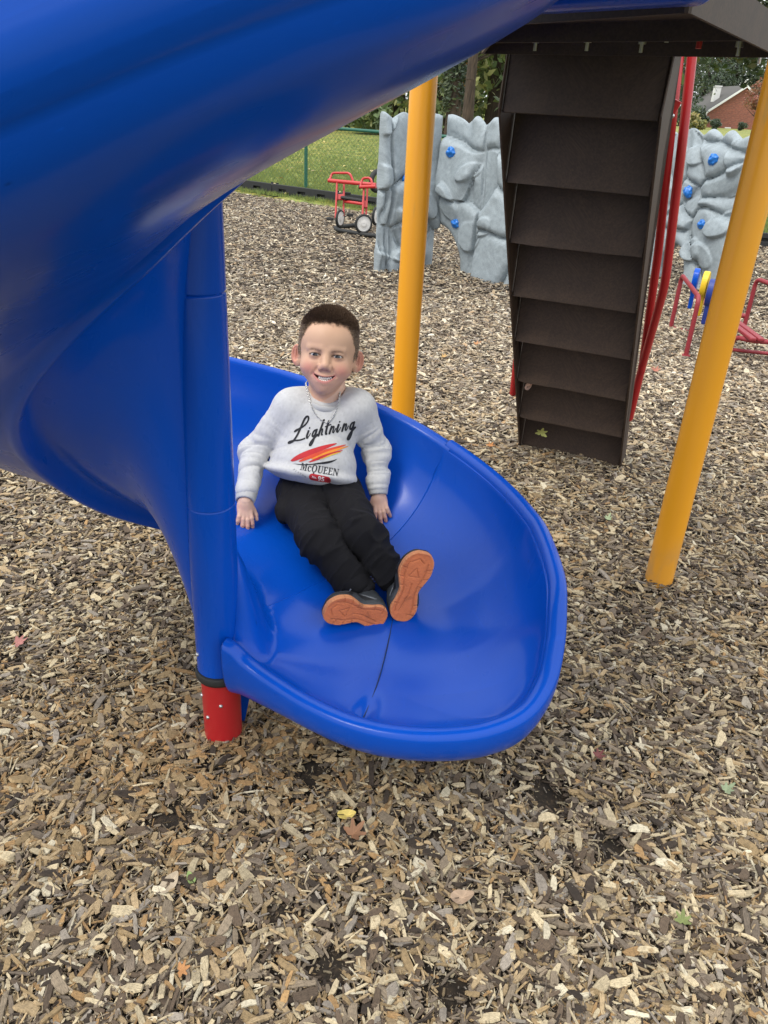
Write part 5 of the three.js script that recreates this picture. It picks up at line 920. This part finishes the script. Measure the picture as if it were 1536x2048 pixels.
  shrub(1384, 250, 78, 1.35, G.yel, 'round yellow-green shrub beside the red handrail'); shrub(1398, 252, 80, 1.1, G.yel, 'small yellow-green shrub left of the house corner'); shrub(1432, 252, 98, 1.1, G.dark, 'dark round shrub at the foot of the brick wall'); shrub(1394, 236, 96, 2.2, G.dark, 'tall dark shrub under the porch of the house'); shrub(1485, 254, 98, 0.9, G.dark, 'low dark shrub right of the white vent');
  shrub(740, 262, 30, 1.6, G.mid, 'low green bush at the far edge of the lawn'); shrub(700, 262, 33, 2.0, G.dark, 'dark bush at the far edge of the lawn');
  // brick house, gable towards us
  const D0 = 100, cn = at(1408, 253, D0), Y = -0.4, o = V(cn.x, Y, cn.z), hh = thing('brick_house', 'red brick house with white gable trim and white chimney in the distance', 'house', o);
  const bt = tex(256, (u, v) => { const row = Math.floor(v * 24), x = u * 9 + (row % 2) * 0.5, fx = x - Math.floor(x), fy = v * 24 - row, j = fx < 0.07 || fy < 0.16, n = hash3(Math.floor(x) % 9, row, 4); return j ? [0.52, 0.46, 0.42] : [0.47 + 0.14 * n, 0.27 + 0.08 * n, 0.22 + 0.06 * n]; }, true, 0.5);
  const brick = mat(1, 1, 1, 0.9, { map: bt }), white = mat(0.78, 0.78, 0.76, 0.6), roofM = mat(0.10, 0.095, 0.09, 0.9);
  const eY = 2.35 - Y * 0.0, W2 = 4.15, rY = eY + 3.05, Lh = 10;
  const s = new THREE.Shape(); s.moveTo(0, 0); s.lineTo(W2 * 2, 0); s.lineTo(W2 * 2, eY); s.lineTo(W2, rY - 0.1); s.lineTo(0, eY); s.closePath();
  const wg = new THREE.ExtrudeGeometry(s, { depth: Lh, bevelEnabled: false }); wg.translate(0, 0, -Lh); mesh('wall', wg, brick, hh);
  for (const m of [0, 1]) { const sg = new THREE.Shape(), f = (x) => m ? W2 * 2 - x : x; sg.moveTo(f(-0.4), eY - 0.22); sg.lineTo(f(W2), rY); sg.lineTo(f(W2), rY + 0.14); sg.lineTo(f(-0.42), eY - 0.08); sg.closePath(); const g = new THREE.ExtrudeGeometry(sg, { depth: Lh + 0.5, bevelEnabled: false }); g.translate(0, 0, -Lh - 0.2); const rf = mesh('roof', g, roofM, hh); const rk = new THREE.Shape(); rk.moveTo(f(-0.45), eY - 0.34); rk.lineTo(f(W2), rY - 0.10); rk.lineTo(f(W2), rY + 0.16); rk.lineTo(f(-0.45), eY - 0.05); rk.closePath(); const r2 = new THREE.ExtrudeGeometry(rk, { depth: 0.1, bevelEnabled: false }); r2.translate(0, 0, 0.31); mesh('rake_board', r2, white, rf); }
  const ch = new THREE.BoxGeometry(0.75, 1.7, 0.75); ch.translate(W2 * 0.42, rY - 0.95, -3.2); const chm = mesh('chimney', ch, white, hh); const cc = new THREE.BoxGeometry(0.9, 0.14, 0.9); cc.translate(W2 * 0.42, rY - 0.03, -3.2); mesh('chimney_cap', cc, white, chm);
  const pr = new THREE.Shape(); pr.moveTo(-1.5, eY - 0.35); pr.lineTo(0.1, eY + 0.12); pr.lineTo(0.1, eY - 0.32); pr.lineTo(-1.5, eY - 0.48); const pg = new THREE.ExtrudeGeometry(pr, { depth: 5, bevelEnabled: false }); pg.translate(0, 0, -5.3); mesh('porch_roof', pg, white, hh);
  for (const z of [-0.5, -4.5]) { const c = new THREE.BoxGeometry(0.16, eY - 0.4, 0.16); c.translate(-1.2, (eY - 0.4) / 2, z); mesh('porch_column', c, white, hh); }
  const dp = new THREE.BoxGeometry(0.09, eY, 0.09); dp.translate(-0.02, eY / 2, 0.06); mesh('downpipe', dp, white, hh);
  const vn = new THREE.BoxGeometry(0.75, 0.12, 0.06); vn.translate(3.0, 0.75, 0.03); mesh('vent', vn, white, hh);
}
// ------------------------------------------------------------ leaves on lawn and chips, grass
{
  const R = rngOf(55), q = new THREE.Quaternion(), e = new THREE.Euler(), m4 = new THREE.Matrix4(), col = new THREE.Color();
  const bl = new THREE.BufferGeometry(); { const pos = [], r = rngOf(4); for (let i = 0; i < 6; i++) { const a = r() * 6.28, x = (r() - 0.5) * 0.05, z = (r() - 0.5) * 0.05, w = 0.0035, h = 0.03 + 0.03 * r(), lx = (r() - 0.5) * 0.03, lz = (r() - 0.5) * 0.03; pos.push(x - w * Math.cos(a), 0, z - w * Math.sin(a), x + w * Math.cos(a), 0, z + w * Math.sin(a), x + lx, h, z + lz); } bl.setAttribute('position', new THREE.Float32BufferAttribute(pos, 3)); bl.computeVertexNormals(); }
  const n = 60000, gm = new THREE.InstancedMesh(bl, mat(1, 1, 1, 0.8, { side: THREE.DoubleSide }), n); gm.name = 'grass';
  let k = 0; while (k < n) { const d = 9.5 + 19 * R() * R(), x = (R() * 2 - 1) * (0.6 * d + 0.8), z = -d; if (z > edgeZ(x) - 0.12) continue; e.set(0, R() * 6.28, 0); q.setFromEuler(e); const s = 0.8 + R() * 0.7; m4.compose(V(x, hillY(x, z) - 0.004, z), q, V(s, s, s)); gm.setMatrixAt(k, m4); const v = 0.7 + 0.6 * R(), y = R() * R(); gm.setColorAt(k, col.setRGB((0.15 + 0.11 * y) * v, (0.21 + 0.06 * y) * v, 0.055 * v)); k++; }
  tag(gm, 'short mown grass growing on the lawn beyond the edging', 'grass', null, 'stuff'); scene.add(gm);
  const lf = new THREE.BufferGeometry(); lf.setAttribute('position', new THREE.Float32BufferAttribute([-0.05, 0, 0, 0, 0.012, -0.03, 0.05, 0, 0, -0.05, 0, 0, 0.05, 0, 0, 0, 0.014, 0.03], 3)); lf.computeVertexNormals();
  const ln = 900, lm = new THREE.InstancedMesh(lf, mat(1, 1, 1, 0.8, { side: THREE.DoubleSide }), ln); lm.name = 'lawn_leaves'; k = 0;
  while (k < ln) { const d = 10 + 28 * R(), x = (R() * 2 - 1) * (0.6 * d + 0.8), z = -d; if (z > edgeZ(x) - 0.3) continue; e.set((R() - 0.5) * 0.6, R() * 6.28, (R() - 0.5) * 0.6); q.setFromEuler(e); const s = 0.6 + 0.6 * R(); m4.compose(V(x, hillY(x, z) + 0.035, z), q, V(s, s, s)); lm.setMatrixAt(k, m4); const c = R() < 0.5 ? [0.45, 0.36, 0.2] : R() < 0.5 ? [0.4, 0.22, 0.08] : [0.52, 0.42, 0.16]; lm.setColorAt(k, col.setRGB(...c)); k++; }
  tag(lm, 'scattered tan and yellow leaves lying on the lawn', 'leaves', null, 'stuff'); scene.add(lm);
  // single fallen leaves
  const lobed = (n, seed) => { const r = rngOf(seed), pts = [], N = 80, gs = (x, w) => Math.exp(-((x / w) ** 2)), f = n === 5 ? 1 : 0.6, ph = r() * 0.12; for (let i = 0; i < N; i++) { const a = i / N * 6.283 - 3.1416, q = Math.abs(a + ph * Math.sin(a)), b = 0.40 + 0.60 * gs(q, 0.30) + 0.50 * f * gs(q - 0.88, 0.24) + 0.36 * f * gs(q - 1.80, 0.30) - 0.26 * gs(q - 3.14, 0.35) + 0.035 * Math.sin(q * 26); pts.push([Math.cos(a) * b * (0.96 + 0.08 * r()), Math.sin(a) * b * (0.96 + 0.08 * r())]); } return pts; };
  const oval = (seed) => { const r = rngOf(seed), pts = [], N = 44; for (let i = 0; i < N; i++) { const a = i / N * 6.283; pts.push([Math.cos(a), Math.sin(a) * 0.55 * (1 - 0.25 * Math.cos(a)) * (0.96 + 0.08 * r())]); } return pts; };
  const leafGeo = (pts, curl, seed) => { const pos = [], idx = [], N = pts.length, K = 5, r = rngOf(seed), f = r() * 6; pos.push(0, 0, 0); for (let k = 1; k <= K; k++) for (const [x, y] of pts) { const t = k / K, X = x * t, Y = y * t; pos.push(X, curl * (X * X * 0.6 + Math.abs(Y) * 0.5 + 0.25 * Math.sin(X * 4 + f) * Y) , Y); } for (let i = 0; i < N; i++) { const j = (i + 1) % N; idx.push(0, 1 + j, 1 + i); for (let k = 0; k < K - 1; k++) { const a = 1 + k * N + i, b = 1 + k * N + j; idx.push(a, b, a + N, b, b + N, a + N); } } const g = new THREE.BufferGeometry(); g.setAttribute('position', new THREE.Float32BufferAttribute(pos, 3)); g.setIndex(idx); g.computeVertexNormals(); return g; };
  const leaf = (px, py, size, c, kind, rot, tilt, label, h = 0.018, depth = null) => {
    const p = depth ? at(px, py, depth) : atH(px, py, h), gg = leafGeo(kind === 'oval' ? oval(px) : lobed(kind === 'maple' ? 5 : 3, px), 0.5 + 0.4 * hash3(px, py, 1), py);
    tint(gg, (x, y, z) => { const n = 0.75 + 0.5 * fbm(x * 3 + px, 1, z * 3, 3), v = Math.min(Math.abs(z), Math.abs(z - x * 0.8), Math.abs(z + x * 0.8)) < 0.03 ? 1.2 : 1; return [c[0] * n * v, c[1] * n * v, c[2] * n * v]; });
    const t = thing('fallen_leaf', label, 'leaf', p); t.rotation.set(tilt, rot, tilt * 0.6); const b = mesh('blade', gg, leafM2, t); b.scale.setScalar(size);
    const st = mesh('stalk', tube([V(-0.3 * size, 0.002, 0), V(-1.0 * size, 0.006, 0.05 * size), V(-1.5 * size, 0.002, 0.2 * size)], 0.0007, 8, 5), barkM, t); void st;
  };
  const leafM2 = mat(1, 1, 1, 0.75, { vertexColors: true, side: THREE.DoubleSide });
  leaf(694, 1630, 0.019, [0.62, 0.48, 0.13], 'oval', 0.1, 0.2, 'pale yellow curled leaf on the chips below the slide lip');
  leaf(706, 1668, 0.030, [0.24, 0.12, 0.06], 'maple', 0.8, 0.1, 'brown shrivelled leaf just below the pale yellow leaf');
  leaf(342, 1765, 0.022, [0.42, 0.34, 0.24], 'oval', 0.9, 0.35, 'dry beige folded leaf in the left foreground');
  leaf(382, 1758, 0.013, [0.22, 0.30, 0.10], 'oval', 2.2, 0.1, 'small green leaf right beside the dry beige leaf');
  leaf(362, 1940, 0.017, [0.36, 0.17, 0.06], 'maple', 0.3, 0.25, 'orange-brown leaf near the bottom edge at left');
  leaf(1365, 1842, 0.020, [0.16, 0.19, 0.06], 'maple', 1.3, 0.12, 'olive green maple leaf in the right foreground');
  leaf(1452, 1580, 0.022, [0.24, 0.29, 0.17], 'lobed', 0.5, 0.25, 'pale green lobed leaf at the right on the chips');
  leaf(36, 1286, 0.026, [0.34, 0.14, 0.12], 'maple', 0.4, 0.1, 'pink-red leaf at the left edge on the chips');
  leaf(1196, 1512, 0.018, [0.15, 0.045, 0.04], 'maple', 0.7, 0.15, 'dark red leaf right of the slide lip');
  leaf(925, 1795, 0.022, [0.34, 0.24, 0.16], 'oval', 0.2, 0.2, 'tan-pink oval leaf in the middle foreground');
  leaf(1492, 1408, 0.020, [0.30, 0.26, 0.20], 'oval', 1.4, 0.1, 'dull tan leaf at the right below the yellow post');
  leaf(1215, 1038, 0.024, [0.32, 0.38, 0.22], 'lobed', 1.0, 0.1, 'pale green leaf left of the right yellow post foot');
  leaf(952, 688, 0.035, [0.38, 0.18, 0.07], 'maple', 0.3, 0.1, 'orange leaf on the chips between post and steps');
  leaf(888, 714, 0.025, [0.42, 0.26, 0.09], 'maple', 1.3, 0.1, 'small orange leaf right of the left yellow post');
  leaf(1310, 742, 0.035, [0.32, 0.12, 0.08], 'maple', 0.9, 0.1, 'reddish leaf on the chips right of the handrail end');
  leaf(980, 892, 0.024, [0.40, 0.17, 0.05], 'maple', 0.9, 0.1, 'rust-brown leaf left of the foot of the steps');
  leaf(1082, 866, 0.034, [0.40, 0.42, 0.13], 'maple', 1.4, 1.1, 'yellow-green leaf leaning on the lowest step', 0, 3.30);
  leaf(1058, 770, 0.020, [0.62, 0.42, 0.33], 'oval', 1.0, 1.0, 'pale pink leaf caught on a step', 0, 3.12);
  leaf(1049, 358, 0.022, [0.52, 0.42, 0.28], 'maple', 0.5, 0.8, 'crumpled beige leaf caught high on the steps', 0, 2.36);
  // weathered stick standing in the chips under the slide lip
  const sp = atH(742, 1572, 0.0), st = thing('stick', 'weathered grey stick poking out of the chips under the slide lip', 'stick', sp); { const g = new RoundedBoxGeometry(0.011, 0.075, 0.009, 2, 0.002); g.rotateZ(0.08); g.rotateX(-0.5); g.translate(0, 0.02, 0); mesh('stem', g, barkM, st); const b = new THREE.ConeGeometry(0.004, 0.02, 6); b.rotateX(-0.5); b.translate(0.001, 0.058, -0.018); mesh('tip', b, barkM, st); }
}
renderer.render(scene, camera);
